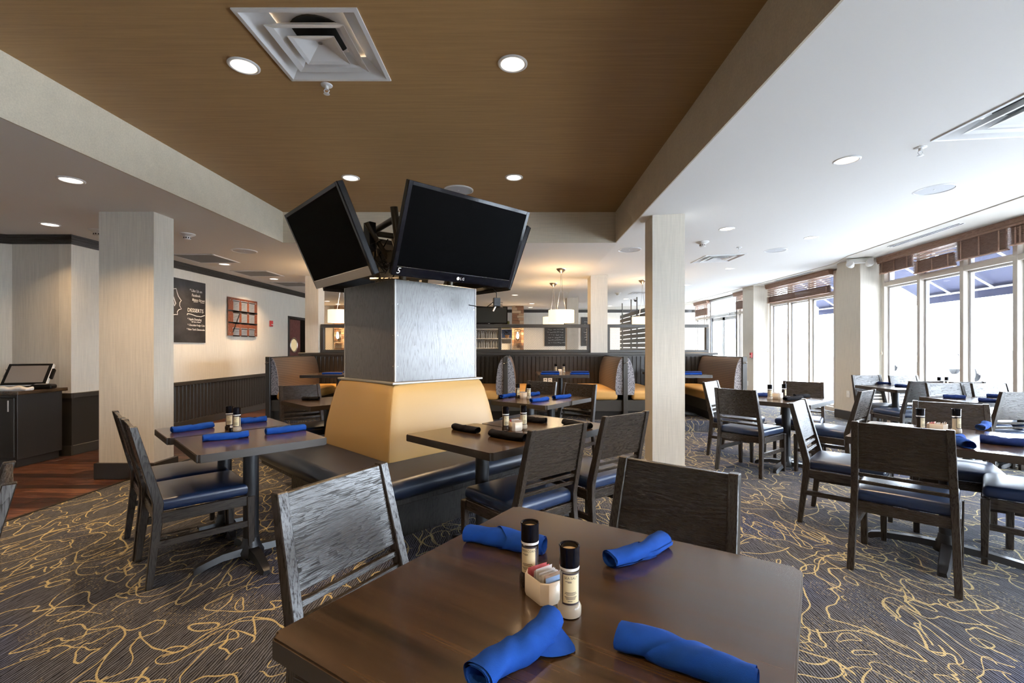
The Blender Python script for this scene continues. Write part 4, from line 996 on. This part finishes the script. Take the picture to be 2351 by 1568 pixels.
def grille(x0, x1, y0, y1, label):
    t = thing('return_grille', label, 'vent', ((x0+x1)/2, (y0+y1)/2, ZC), 0, 'return air grilles'); w, d = (x1-x0)/2, (y1-y0)/2
    bm = B()
    for q in ((-w, -w+.03, -d, d), (w-.03, w, -d, d), (-w, w, -d, -d+.03), (-w, w, d-.03, d)): box(bm, *q, -.012, -.0005, bev=.002)
    obj('frame', bm, M_white, t)
    bm = B(); box(bm, -w+.03, w-.03, -d+.03, d-.03, -.004, -.001); obj('backing', bm, M_grey, t)
    bm = B(); n = int((2*d-.06)/.03)
    for i in range(n): box(bm, -w+.03, w-.03, -d+.036+i*.03, -d+.05+i*.03, -.010, -.004)
    o = obj('louvres', bm, M_grey, t); o['kind'] = 'stuff'
grille(-5.10, -4.46, 6.77, 7.46, 'grey return grille in the left ceiling, the nearest'); grille(-5.12, -4.47, 8.25, 8.90, 'grey return grille in the left ceiling, the middle one'); grille(-5.17, -4.50, 9.68, 10.37, 'grey return grille in the left ceiling, the farthest')
def slot(y0, y1, off, label):
    xm = brk((y0+y1)/2)+off; L = y1-y0
    t = thing('slot_diffuser', label, 'vent', (xm, (y0+y1)/2, zr(brk((y0+y1)/2))-.012), -math.atan(.156) if y1 < 8 else 0, 'slot diffusers')
    bm = B(); box(bm, -.05, .05, -L/2, L/2, -.005, -.0005); obj('frame', bm, M_white, t)
    for x in (-.022, .022):
        bm = B(); box(bm, x-.009, x+.009, -L/2+.02, L/2-.02, -.0075, -.005); obj('slot', bm, M_dark, t)
slot(5.75, 7.15, .20, 'long slot diffuser over the near windows'); slot(9.6, 11.0, .10, 'faint slot diffuser over the farther windows')
# emergency light on the near pilaster
t = thing('emergency_light', 'white twin lamp emergency light at the top of the window pilaster', 'light', (5.96, 8.12, 2.782), math.radians(-35))
bm = B(); box(bm, -.19, .19, -.06, .05, .0, .085, bev=.015, seg=2); obj('housing', bm, M_plastic, t)
for s in (-1, 1):
    M = Matrix.Translation((s*.125, -.075, -.03)) @ Matrix.Rotation(s*.5, 4, 'Z') @ Matrix.Rotation(math.radians(62), 4, 'X')
    bm = B(); lathe(bm, [(.035, -.04), (.055, .0), (.062, .04), (.058, .05)], 20, M); obj('lamp_head', bm, M_plastic, t, True)
    bm = B(); lathe(bm, [(.054, .0505), (.050, .054)], 20, M); obj('lens', bm, M_white, t)

# ------------------------------------------------------------------ blinds
def blind(yl, ztop, panels, label, far=False):
    """valance along yl and, per panel, (y0, y1, bottom z, open) slats gathered at the bottom"""
    s = math.sqrt(1+.134**2) if yl[0] < 8.16 else 1
    t = thing('window_blind', label, 'blind', (winx(yl[0]), yl[0], 0), TH if yl[0] < 8.16 else 0, 'wooden window blinds'); L = (yl[1]-yl[0])*s
    bm = B(); prism(bm, [(-.10, ztop-.12), (-.10, ztop-.095), (-.115, ztop-.085), (-.115, ztop-.03), (-.125, ztop-.02), (-.125, ztop), (-.02, ztop), (-.02, ztop-.12)], 0, L, 'y'); obj('valance', bm, M_blind, t)
    for y0, y1, zb, zo in panels:
        a, b = (y0-yl[0])*s+.012, (y1-yl[0])*s-.012
        bm = B(); z = zb
        i = 0
        while z < ztop-.12:
            stackd = z < zo
            if stackd:
                box(bm, -.085+.006*math.sin(i*2.1), -.035+.006*math.sin(i*2.1), a, b, z, z+.0035); z += .0085
            else:
                M = Matrix.Translation((-.06, 0, z)) @ Matrix.Rotation(.35, 4, 'Y'); box(bm, -.025, .025, a, b, -.0017, .0017, M); z += .042
            i += 1
        o = obj('slats', bm, M_blind, t); 
        bm = B(); box(bm, -.088, -.034, a, b, zb-.02, zb-.004, bev=.003); obj('bottom_rail', bm, M_blind, t)
        bm = B()
        for y in (a+.09, (a+b)/2, b-.09): box(bm, -.0885, -.0865, y-.012, y+.012, zb-.01, zo); box(bm, -.0865, -.0858, y-.002, y+.002, zo, ztop-.1)
        obj('ladder_tape', bm, M_blind, t)
    bm = B(); y = L-.12
    tube(bm, [(-.10, y, ztop-.1), (-.10, y, 1.25)], .0025, 5); lathe(bm, [(.004, .03), (.012, .0), (.012, -.02), (.004, -.03)], 8, Matrix.Translation((-.10, y, 1.22)))
    obj('pull_cord', bm, M_cord, t)
blind((5.30, 8.09), 2.885, [(7.27, 8.08, 2.60, 2.78), (6.45, 7.25, 2.475, 2.63), (5.65, 6.43, 2.525, 2.765), (5.31, 5.63, 2.56, 2.75)], 'brown wooden blind on the near windows, its panels hanging unevenly')
blind((9.36, 11.78), 2.90, [(9.38, 11.76, 2.44, 2.56)], 'brown wooden blind with open slats on the middle windows')
blind((12.5, 13.55), 2.90, [(12.52, 13.5, 2.42, 2.62)], 'brown wooden blind by the glazed door, nearer of two'); blind((15.45, 16.6), 2.90, [(15.47, 16.55, 2.42, 2.62)], 'brown wooden blind by the glazed door, farther of two')

# ------------------------------------------------------------------ left wall: chalk board, picture, alarm
RW = Matrix.Rotation(PI/2, 4, 'Z') @ Matrix.Rotation(PI/2, 4, 'X')      # text facing +x, reading along +y
def zx(px, py, X=XL): Y = X*F/(px-VX); return Y, HC-(py-VY)*Y/F
y1, zt_ = zx(470, 651); _, zb_ = zx(470, 787)
t = thing('chalkboard', 'black dessert chalkboard on the left wall beside the pillar', 'chalkboard', (XL, y1, zb_)); Hh = zt_-zb_
bm = B(); box(bm, .0, .016, -1.75, 0, 0, Hh, bev=.003); obj('panel', bm, M_board, t)
def chalk(s, y, fr, size, width, sh=.15):
    """one line of chalk lettering, fr of the way down the board, squeezed to its width"""
    for i, w_ in enumerate(s.split(' ')) if False else ((0, s),):
        o = text('lettering', w_, size, M_chalk, t, Matrix.Translation((.0172, y, Hh*(1-fr)-size*.35)) @ RW, shear=sh)
        o['kind'] = 'stuff'; m = max(v.co.x for v in o.data.vertices)
        for v in o.data.vertices: v.co.x *= width/m
chalk('* Like Us on', -.395, .155, .066, .30); chalk('Facebook', -.345, .228, .064, .21); chalk('Bistro Street', -.335, .30, .058, .31)
chalk('DESSERTS', -.445, .475, .088, .385, 0); chalk('* Apple Dumpling', -.445, .62, .052, .34); chalk('w/ ice cream', -.35, .66, .040, .22); chalk('* Chocolate Fudge Cake', -.445, .715, .046, .42); chalk('* New York Cheesecake', -.465, .785, .048, .44)
def stroke(pts, r=.006, name='chalk_stroke'):
    bm = B(); tube(bm, [(.0175, y, z) for y, z in pts], r, 5); obj(name, bm, M_chalk, t)
stroke([(-.455, Hh*.44), (-.445, Hh*.462), (-.36, Hh*.458), (-.24, Hh*.435), (-.12, Hh*.432), (-.03, Hh*.458)])
stroke([(-.30, Hh*.665), (-.2, Hh*.668)], .004); stroke([(-.13, Hh*.665), (-.04, Hh*.662)], .004)
stroke([(-.86, Hh*.80), (-.70, Hh*.83), (-.68, Hh*.77), (-.655, Hh*.72), (-.60, Hh*.665), (-.585, Hh*.66), (-.62, Hh*.62), (-.625, Hh*.575), (-.585, Hh*.525), (-.64, Hh*.51), (-.675, Hh*.475), (-.67, Hh*.43), (-.72, Hh*.43), (-.86, Hh*.40)])
stroke([(-.76, Hh*.70), (-.71, Hh*.60), (-.735, Hh*.56), (-.76, Hh*.63)], .008)
y0, _a = zx(520, 685); y1, _b = zx(587, 690); za, zb2 = zx(520, 681)[1], zx(520, 770)[1]
t = thing('wall_picture', 'glossy picture of a red brick house front with nine windows', 'picture', (XL, y0, zb2)); w, h = y1-y0, za-zb2
bm = B(); box(bm, .02, .034, 0, w, 0, h, bev=.002); obj('print', bm, M_print, t)
for y in (.06, w-.06):
    for z in (.05, h-.05):
        bm = B(); lathe(bm, [(.012, 0), (.012, .037)], 10, Matrix.Translation((0, y, z)) @ Matrix.Rotation(PI/2, 4, 'Y')); obj('standoff', bm, M_nickel, t)
for r in range(3):
    for c_ in range(3):
        yy, zz = w*(.16+.27*c_), h*(.66-.31*r) if r < 2 else h*.02; ww, hh = w*.19, h*(.24 if r < 2 else .15)
        bm = B(); box(bm, .034, .0345, yy, yy+ww, zz, zz+hh); box(bm, .0345, .0348, yy-.02, yy+ww+.02, zz+hh, zz+hh+.03)
        o = obj('printed_window', bm, M_pwin, t)
        bm = B(); box(bm, .0345, .0352, yy-.015, yy+ww+.015, zz+hh, zz+hh+.02); box(bm, .0345, .0352, yy-.015, yy+ww+.015, zz-.03, zz)
        for k in (1, 2, 3): box(bm, .0345, .0350, yy+ww*k/4-.003, yy+ww*k/4+.003, zz, zz+hh)
        for k in range(1, 6): box(bm, .0345, .0350, yy, yy+ww, zz+hh*k/6-.003, zz+hh*k/6+.003)
        obj('printed_bars', bm, M_pblk, t)
bm = B()
for q in (.33, .35, .64, .66): box(bm, .0345, .0352, 0, w, h*q-.008, h*q+.008)
hexa(bm, [(.0345, w*.12, h*.08), (.0345, w*.16, h*.08), (.0352, w*.16, h*.08), (.0352, w*.12, h*.08), (.0345, w*.36, h*.62), (.0345, w*.40, h*.62), (.0352, w*.40, h*.62), (.0352, w*.36, h*.62)])
obj('printed_balcony', bm, M_pblk, t)
def pull(loc, rz, label):
    t = thing('fire_alarm', label, 'alarm', loc, rz, 'fire alarm call points')
    bm = B(); box(bm, -.05, .05, -.035, 0, -.065, .065, bev=.006); obj('box', bm, M_red, t)
    bm = B(); box(bm, -.035, .035, -.042, -.033, -.03, -.012, bev=.002); obj('handle', bm, M_plastic, t)
y, z = zx(621, 743); pull((XL, y, z), PI/2, 'red fire alarm call point on the left wall by the door')
pull((5.995, 11.95, 1.32-18*12.1/F), -PI/2, 'red fire alarm call point on the far pilaster')
for p, rz, lab in (((5.995, 8.45, 1.32-107*8.5/F), -PI/2, 'pale switch plate low on the near pilaster'), ((5.995, 12.15, 1.32-83*12.15/F), -PI/2, 'pale switch plate low on the far pilaster')):
    t = thing('switch_plate', lab, 'switch', p, rz); bm = B(); box(bm, -.04, .04, -.008, .002, -.06, .06, bev=.003); obj('plate', bm, M_plastic, t); bm = B(); box(bm, -.006, .006, -.016, -.006, -.012, .012); obj('toggle', bm, M_plastic, t)

# ------------------------------------------------------------------ service counter and register
t = thing('service_counter', 'black service counter against the left wall with a dark top', 'counter', (-6.2, 5.35, 0))
bm = B(); box(bm, -.10, .74, -.28, .22, .09, .80, bev=.004); obj('body', bm, M_darktrim, t)
bm = B(); box(bm, -.10, .70, -.25, .22, 0, .09); obj('plinth', bm, M_darktrim, t)
bm = B(); box(bm, -.14, .80, -.33, .23, .80, .84, bev=.005, seg=2); obj('worktop', bm, M_top, t)
for i in range(2):
    bm = B(); box(bm, -.08+i*.41, .31+i*.41, -.296, -.28, .12, .77, bev=.004); d = obj('door', bm, M_darktrim, t)
    bm = B(); tube(bm, [(.26+i*.41, -.31, .62), (.26+i*.41, -.31, .74)], .006, 8); obj('handle', bm, M_nickel, d, True)
t = thing('register_terminal', 'touch screen register with silver edge on the service counter', 'register', (-5.64, 5.34, .84), math.radians(22))
bm = B(); box(bm, -.19, .17, -.05, .20, 0, .035, bev=.01, seg=2); obj('base', bm, M_blk, t)
bm = B(); prism(bm, [(.0, .03), (.18, .03), (.13, .13), (.06, .16)], -.12, .12, 'x'); obj('neck', bm, M_blk, t)
Ms = Matrix.Translation((-.01, -.06, .045)) @ Matrix.Rotation(math.radians(-36), 4, 'X')
bm = B(); box(bm, -.20, .20, .0, .045, 0, .30, Ms, .006, 2); obj('screen_housing', bm, M_plastic, t)
bm = B(); box(bm, -.195, .195, -.006, .002, .006, .295, Ms, .003); obj('screen_bezel', bm, M_blk, t)
bm = B(); box(bm, -.165, .165, -.0075, -.005, .035, .265, Ms); obj('screen', bm, plain('grey_screen', (.20, .18, .165), .35), t)
bm = B(); box(bm, .20, .225, .0, .04, .10, .23, Ms, .004); obj('card_reader', bm, M_blk, t)
t = thing('folded_towel', 'crumpled white towel in front of the register', 'towel', (-5.56, 5.13, .84), .05)
bm = B(); rbox(bm, .36, .10, .035, .016, dome=.012, nin=14)
rnd = random.Random(4)
for v in bm.verts: v.co.z += .008*math.sin(v.co.x*38+v.co.y*30)*(v.co.z > .015); v.co.y += .010*math.sin(v.co.x*24); v.co.z = max(v.co.z, 0)
obj('cloth', bm, M_towel, t, True)
t = thing('card_terminal', 'black card terminal right of the register', 'terminal', (-5.47, 5.36, .84), .3)
bm = B(); rbox(bm, .20, .12, .05, .02, dome=.012); obj('case', bm, M_blk, t, True); bm = B(); box(bm, -.06, .05, -.045, .0, .052, .060, bev=.003); obj('display', bm, M_silver, t)
t = thing('receipt_printer', 'black receipt printer at the left end of the counter', 'printer', (-6.02, 5.24, .84), -.1)
bm = B(); rbox(bm, .17, .2, .09, .03); obj('case', bm, M_blk, t, True); bm = B(); box(bm, -.06, .06, -.06, .02, .086, .094); obj('paper_slot', bm, M_paper, t)
t = thing('glass_jug', 'dim glass jug behind the register on the counter', 'jug', (-5.97, 5.48, .84))
bm = B(); lathe(bm, [(.05, 0), (.07, .06), (.068, .14), (.045, .20), (.05, .22)], 20, cap=False); obj('bowl', bm, M_glass, t, True)
bm = B(); tube(bm, [(.05, 0, .19), (.11, 0, .17), (.11, 0, .08), (.07, 0, .05)], .008, 8); obj('handle', bm, M_blk, t, True)

# ------------------------------------------------------------------ far end: bar, stone piers, chalk boards, slatted screen
def pier(x0, x1, y0, y1, label):
    t = thing('stone_pier', label, 'pier', ((x0+x1)/2, y0, 0)); w = (x1-x0)/2
    bm = B(); box(bm, -w+.03, w-.03, .03, y1-y0, 0, ZC-.005); obj('core', bm, M_darktrim, t)
    rnd = random.Random(int(abs(x0)*100)); z = 0; bms = [B(), B(), B()]
    while z < ZC-.04:
        h = min(rnd.uniform(.05, .11), ZC-.006-z); x = -w
        while x < w-.02:
            L = min(rnd.uniform(.12, .32), w-x); 
            if w-x-L < .06: L = w-x
            box(rnd.choice(bms), x+.003, x+L-.003, rnd.uniform(-.02, .012), .06, z+.003, z+h-.003); x += L
        for sx in (-1, 1): box(rnd.choice(bms), sx*(w-.03)-.03, sx*(w-.03)+.03, .03, y1-y0, z+.003, z+h-.003)
        z += h
    for b_, m in zip(bms, M_stone): o = obj('stone_veneer', b_, m, t, fix=False); o['kind'] = 'stuff'
pier(-.21, .18, 15.3, 15.7, 'brown ledge stone pier right of the bar television'); pier(-6.02, -5.55, 15.2, 15.44, 'ledge stone pier seen left of the veneered column')
def sconce(x, y, z, label):
    t = thing('wall_sconce', label, 'sconce', (x, y, z), 0, 'caged wall lamps')
    bm = B()
    for sx, sy in ((-1, -1), (1, -1), (-1, 1), (1, 1)): box(bm, sx*.085-.006, sx*.085+.006, -.10+sy*.06-.006, -.10+sy*.06+.006, -.20, .20)
    for z_ in (-.20, .20): box(bm, -.095, .095, -.17, -.03, z_-.008, z_+.008)
    box(bm, -.05, .05, -.03, .0, -.12, .12); obj('cage', bm, M_bracket, t)
    bm = B(); lathe(bm, [(.0, -.11), (.04, -.07), (.045, .0), (.03, .06), (.02, .12)], 14, Matrix.Translation((0, -.10, 0)), cap=False); obj('bulb', bm, M_bulb, t, True)
    L = bpy.data.lights.new('lamp', 'POINT'); L.energy = 18; L.color = LAMP_COL; L.shadow_soft_size = .05
    o = bpy.data.objects.new('lamp_light', L); C.objects.link(o); o.parent = t; o.location = (0, -.22, 0)
sconce(-.02, 15.28, 1.32+26*15.3/F, 'glowing caged lamp on the stone pier by the bar'); sconce(-5.86, 15.18, 1.32+26*15.3/F, 'glowing caged lamp seen left of the veneered column')
t = thing('bar_cabinet', 'dark bar back with shelves beneath the bar television', 'cabinet', (-2.4, 15.5, 0))
bm = B(); box(bm, -2.9, 1.58, .12, .5, 2.02, ZC-.005, bev=.004); obj('upper_panel', bm, M_blackw, t)
bm = B(); box(bm, -2.9, 2.15, .42, .5, 0, 2.02); obj('back_panel', bm, M_grey, t)
bm = B(); box(bm, -2.9, 2.15, -.1, .5, 0, 1.0, bev=.005); obj('counter', bm, M_blackw, t)
for z in (1.30, 1.62, 1.94):
    bm = B(); box(bm, -2.9, 2.15, .18, .44, z-.025, z); obj('shelf', bm, M_plastic, t)
t = thing('television', 'dark bar television left of the stone pier', 'television', (-.98, 15.58, 2.38), 0)
bm = B(); box(bm, -.62, .62, -.02, .035, -.29, .29, bev=.008); obj('housing', bm, M_gloss, t); bm = B(); box(bm, -.59, .59, -.024, -.019, -.24, .265); obj('screen', bm, plain('dim_screen', (.03, .035, .03), .3), t)
bm = B(); box(bm, -.03, .03, -.023, -.019, -.272, -.262); obj('emblem', bm, M_plastic, t)
def bottle(): 
    t = thing('bottle', 'small clear bottle standing on the bar shelves', 'bottle', (0, 0, 0), 0, 'bottles on the bar shelves')
    bm = B(); lathe(bm, [(.036, 0), (.038, .16), (.014, .21), (.013, .27)], 10); obj('body', bm, M_pwin, t, True)
    bm = B(); lathe(bm, [(.015, .27), (.015, .295)], 8); obj('cap', bm, M_blk, t); return t
b0 = bottle(); first = 1
for z in (1.30, 1.62):
    for i in range(15):
        b = b0 if first else copy_tree(b0); first = 0
        k = random.uniform(.75, 1.0); b['label'] = 'small clear bottle on the '+('lower' if z < 1.5 else 'upper')+' bar shelf behind the wire mesh'; b.location = (-1.75+i*.083+random.uniform(-.012, .012), 15.78+random.uniform(-.02, .03), z); b.scale = (1, 1, k)
t = thing('ice_bin', 'white box on the bar, left of the stone pier', 'box', (-.46, 15.52, 1.0)); bm = B(); prism(bm, [(-.16, 0), (.16, 0), (.20, .42), (-.20, .42)], -.06, .14, 'y'); obj('body', bm, M_plastic, t); bm = B(); box(bm, -.21, .21, -.07, .15, .42, .44); obj('rim', bm, M_plastic, t)
t = thing('potted_plant', 'dark leafy plant in a clay pot on the bar shelf', 'plant', (-.38, 15.76, 1.62)); bm = B(); lathe(bm, [(.05, 0), (.075, .10), (.08, .11)], 14); obj('pot', bm, M_stone[0], t, True)
bm = B(); rnd = random.Random(9)
for i in range(36):
    a_ = rnd.uniform(0, 6.28); r_ = rnd.uniform(.02, .15); z_ = .12+rnd.uniform(0, .14); M = Matrix.Translation((r_*math.cos(a_), r_*math.sin(a_)*.6, z_)) @ Euler((rnd.uniform(-1, 1), rnd.uniform(-1, 1), a_)).to_matrix().to_4x4()
    vs = [bm.verts.new(M @ Vector(p)) for p in ((-.035, 0, 0), (0, -.016, .004), (.04, 0, 0), (0, .016, .004))]; bm.faces.new(vs)
o = obj('leaves', bm, plain('plant_leaf', (.012, .02, .03), .6), t, fix=False); o['kind'] = 'stuff'
t = thing('framed_card', 'green and yellow card standing on the upper bar shelf', 'card', (-.42, 15.70, 1.94)); bm = B(); box(bm, -.14, .12, 0, .02, 0, .26); obj('card', bm, plain('green_print', (.22, .24, .05), .6), t); bm = B(); box(bm, -.145, .125, -.004, .0, -.0, .012); obj('stand', bm, M_nickel, t)
t = thing('framed_photo', 'blue picture behind the plant on the bar shelf', 'picture', (-.36, 15.88, 1.64)); bm = B(); box(bm, -.20, .16, 0, .015, 0, .28); obj('print', bm, plain('blue_print', (.10, .18, .40), .5), t); bm = B(); box(bm, -.21, .17, .004, .018, -.01, .0); obj('frame', bm, M_nickel, t)
for x0, x1, lab in ((.95, 1.71, 'distant chalkboard under the overlapping pendants'), (2.28, 3.0, 'distant chalkboard half hidden by the cream pillar')):
    t = thing('wall_chalkboard', lab, 'chalkboard', ((x0+x1)/2, YF-.002, 1.36)); w = (x1-x0)/2
    bm = B(); box(bm, -w, w, -.02, 0, 0, 1.05, bev=.003); obj('panel', bm, M_board, t)
    rnd = random.Random(int(x0*10)); bm = B()
    for r in range(9):
        x = -w*.75+rnd.uniform(0, .1)
        while x < w*.75:
            L = rnd.uniform(.03, .12); tube(bm, [(x, -.021, .12+r*.095), (x+L*.5, -.021, .12+r*.095+rnd.uniform(-.015, .02)), (x+L, -.021, .12+r*.095)], .006, 4); x += L+rnd.uniform(.01, .05)
    o = obj('chalk_scribble', bm, M_chalk, t); o['kind'] = 'stuff'
t = thing('slatted_screen', 'dark horizontal slatted screen beyond the half wall, hung from rods', 'screen', (3.40, 13.0, 0))
for i in range(10):
    z = 1.05+i*.135; bm = B(); box(bm, -.012, .012, -2.6, 2.5, z, z+.105, bev=.002); obj('slat', bm, M_blackw, t)
for y in (2.35, 1.15, .45, -.6, -1.8):
    bm = B(); box(bm, .012, .05, y-.03, y+.03, .0, 2.42); obj('post', bm, M_blackw, t); bm = B(); tube(bm, [(.03, y, 2.40), (.03, y, zr(3.4)-.01)], .016, 8); obj('rod', bm, M_bracket, t, True)
t = thing('dome_camera', 'small white dome camera on the ceiling over the slatted screen', 'camera', CR(1459, 686)); bm = B(); lathe(bm, [(.06, 0), (.058, -.03), (.045, -.04)], 18); obj('mount', bm, M_plastic, t, True); bm = B(); lathe(bm, [(.045, -.04), (.04, -.07), (.02, -.088), (.0, -.092)], 18, cap=False); obj('dome', bm, M_blk, t, True)

# ------------------------------------------------------------------ outside: pavement, awnings, bare tree, gabled house, parked car
bm = B(); box(bm, 4.6, 70, -25, 60, -.25, -.12); struct(obj('ground_outside', bm, M_ground))
def awning(y0, y1, label):
    ym = (y0+y1)/2; L = (y1-y0)/2; M = Matrix.Translation((5.267+.134*ym+.27, ym, 0)) @ Matrix.Rotation(TH, 4, 'Z') if y0 < 8 else facade(ym, .27)
    t = thing('awning', label, 'awning', (0, 0, 0), 0, 'blue window awnings'); t.matrix_world = M
    bm = B(); hexa(bm, [(.05, -L, 3.12), (1.25, -L, 2.34), (1.25, L, 2.34), (.05, L, 3.12), (.05, -L, 3.14), (1.26, -L, 2.36), (1.26, L, 2.36), (.05, L, 3.14)]); box(bm, 1.24, 1.26, -L, L, 2.16, 2.35); obj('canvas', bm, M_awning, t)
    n = max(2, int(round(2*L/.85)))
    for i in range(n+1):
        y = -L+.03+(2*L-.06)*i/n
        bm = B(); tube(bm, [(.03, y, 3.06), (1.22, y, 2.29)], .018, 6); obj('strut', bm, M_alu2, t)
    bm = B(); tube(bm, [(1.22, -L, 2.30), (1.22, L, 2.30)], .018, 6); obj('front_bar', bm, M_alu2, t)
awning(2.4, 9.6, 'blue canvas awning outside the near windows'); awning(9.95, 12.2, 'blue canvas awning outside the middle windows'); awning(-.7, 1.75, 'blue canvas awning outside the windows beside the camera')
t = thing('bare_tree', 'leafless street tree seen through the half wall opening', 'tree', (17.2, 44.5, -.12)); rnd = random.Random(2)
def branch(bm, p, d, L, r, n):
    q = p+d*L; tube(bm, [p, (p+q)/2+Vector((rnd.uniform(-1, 1), rnd.uniform(-1, 1), 0))*L*.05, q], [r, r*.85, r*.7], 5)
    if n:
        for _ in range(3): branch(bm, q-d*L*rnd.uniform(0, .35), (d+Vector((rnd.uniform(-.7, .7), rnd.uniform(-.7, .7), rnd.uniform(-.1, .5)))).normalized(), L*rnd.uniform(.6, .8), r*.62, n-1)
bm = B(); tube(bm, [(0, 0, 0), (0, 0, 1.2)], .07, 7); obj('trunk', bm, M_bracket, t)
bm = B(); branch(bm, Vector((0, 0, 1.1)), Vector((0, 0, 1)), .9, .06, 4); o = obj('branches', bm, M_bracket, t); o['kind'] = 'stuff'
t = thing('gabled_house', 'distant yellowish gabled house with blue grey roof seen through the glazed door', 'house', (25.0, 52.0, -.12))
bm = B(); box(bm, -4, 6, 0, 8, 0, 2.6); obj('wall', bm, plain('house_wall', (.65, .58, .40), .8), t)
bm = B(); prism(bm, [(-4.5, 2.5), (1, 5.6), (6.5, 2.5)], -.5, 8.5, 'y'); obj('roof', bm, plain('house_roof', (.16, .17, .30), .8), t)
for x in (-2.6, .2, 3.0):
    bm = B(); box(bm, x, x+1.3, -.06, .02, .9, 2.1); obj('window', bm, plain('house_window', (.10, .14, .30), .2), t)
def car(x, y, rz, col, label):
    t = thing('parked_car', label, 'car', (x, y, -.12), rz, 'cars parked outside')
    bm = B(); prism(bm, [(-2.1, .3), (2.1, .3), (2.15, .7), (1.3, .88), (.6, 1.38), (-1.1, 1.40), (-1.8, .95), (-2.15, .85)], -.85, .85, 'y'); bmesh.ops.bevel(bm, geom=list(bm.edges), offset=.06, segments=2, affect='EDGES'); obj('body', bm, plain(label, col, .3), t, True)
    bm = B(); prism(bm, [(1.15, .92), (.58, 1.30), (-1.05, 1.32), (-1.6, .97)], -.86, .86, 'y'); obj('side_window', bm, M_gloss, t)
    for sx in (-1.35, 1.35):
        for sy in (-.8, .8):
            bm = B(); lathe(bm, [(.2, -.1), (.32, -.09), (.32, .09), (.2, .1)], 18, Matrix.Translation((sx, sy, .32)) @ Matrix.Rotation(PI/2, 4, 'X')); obj('wheel', bm, M_blk, t, True)
car(19.5, 18.0, math.radians(75), (.55, .56, .60), 'pale parked car beyond the near windows'); car(23.0, 26.5, math.radians(75), (.70, .70, .72), 'white parked car farther along the street')
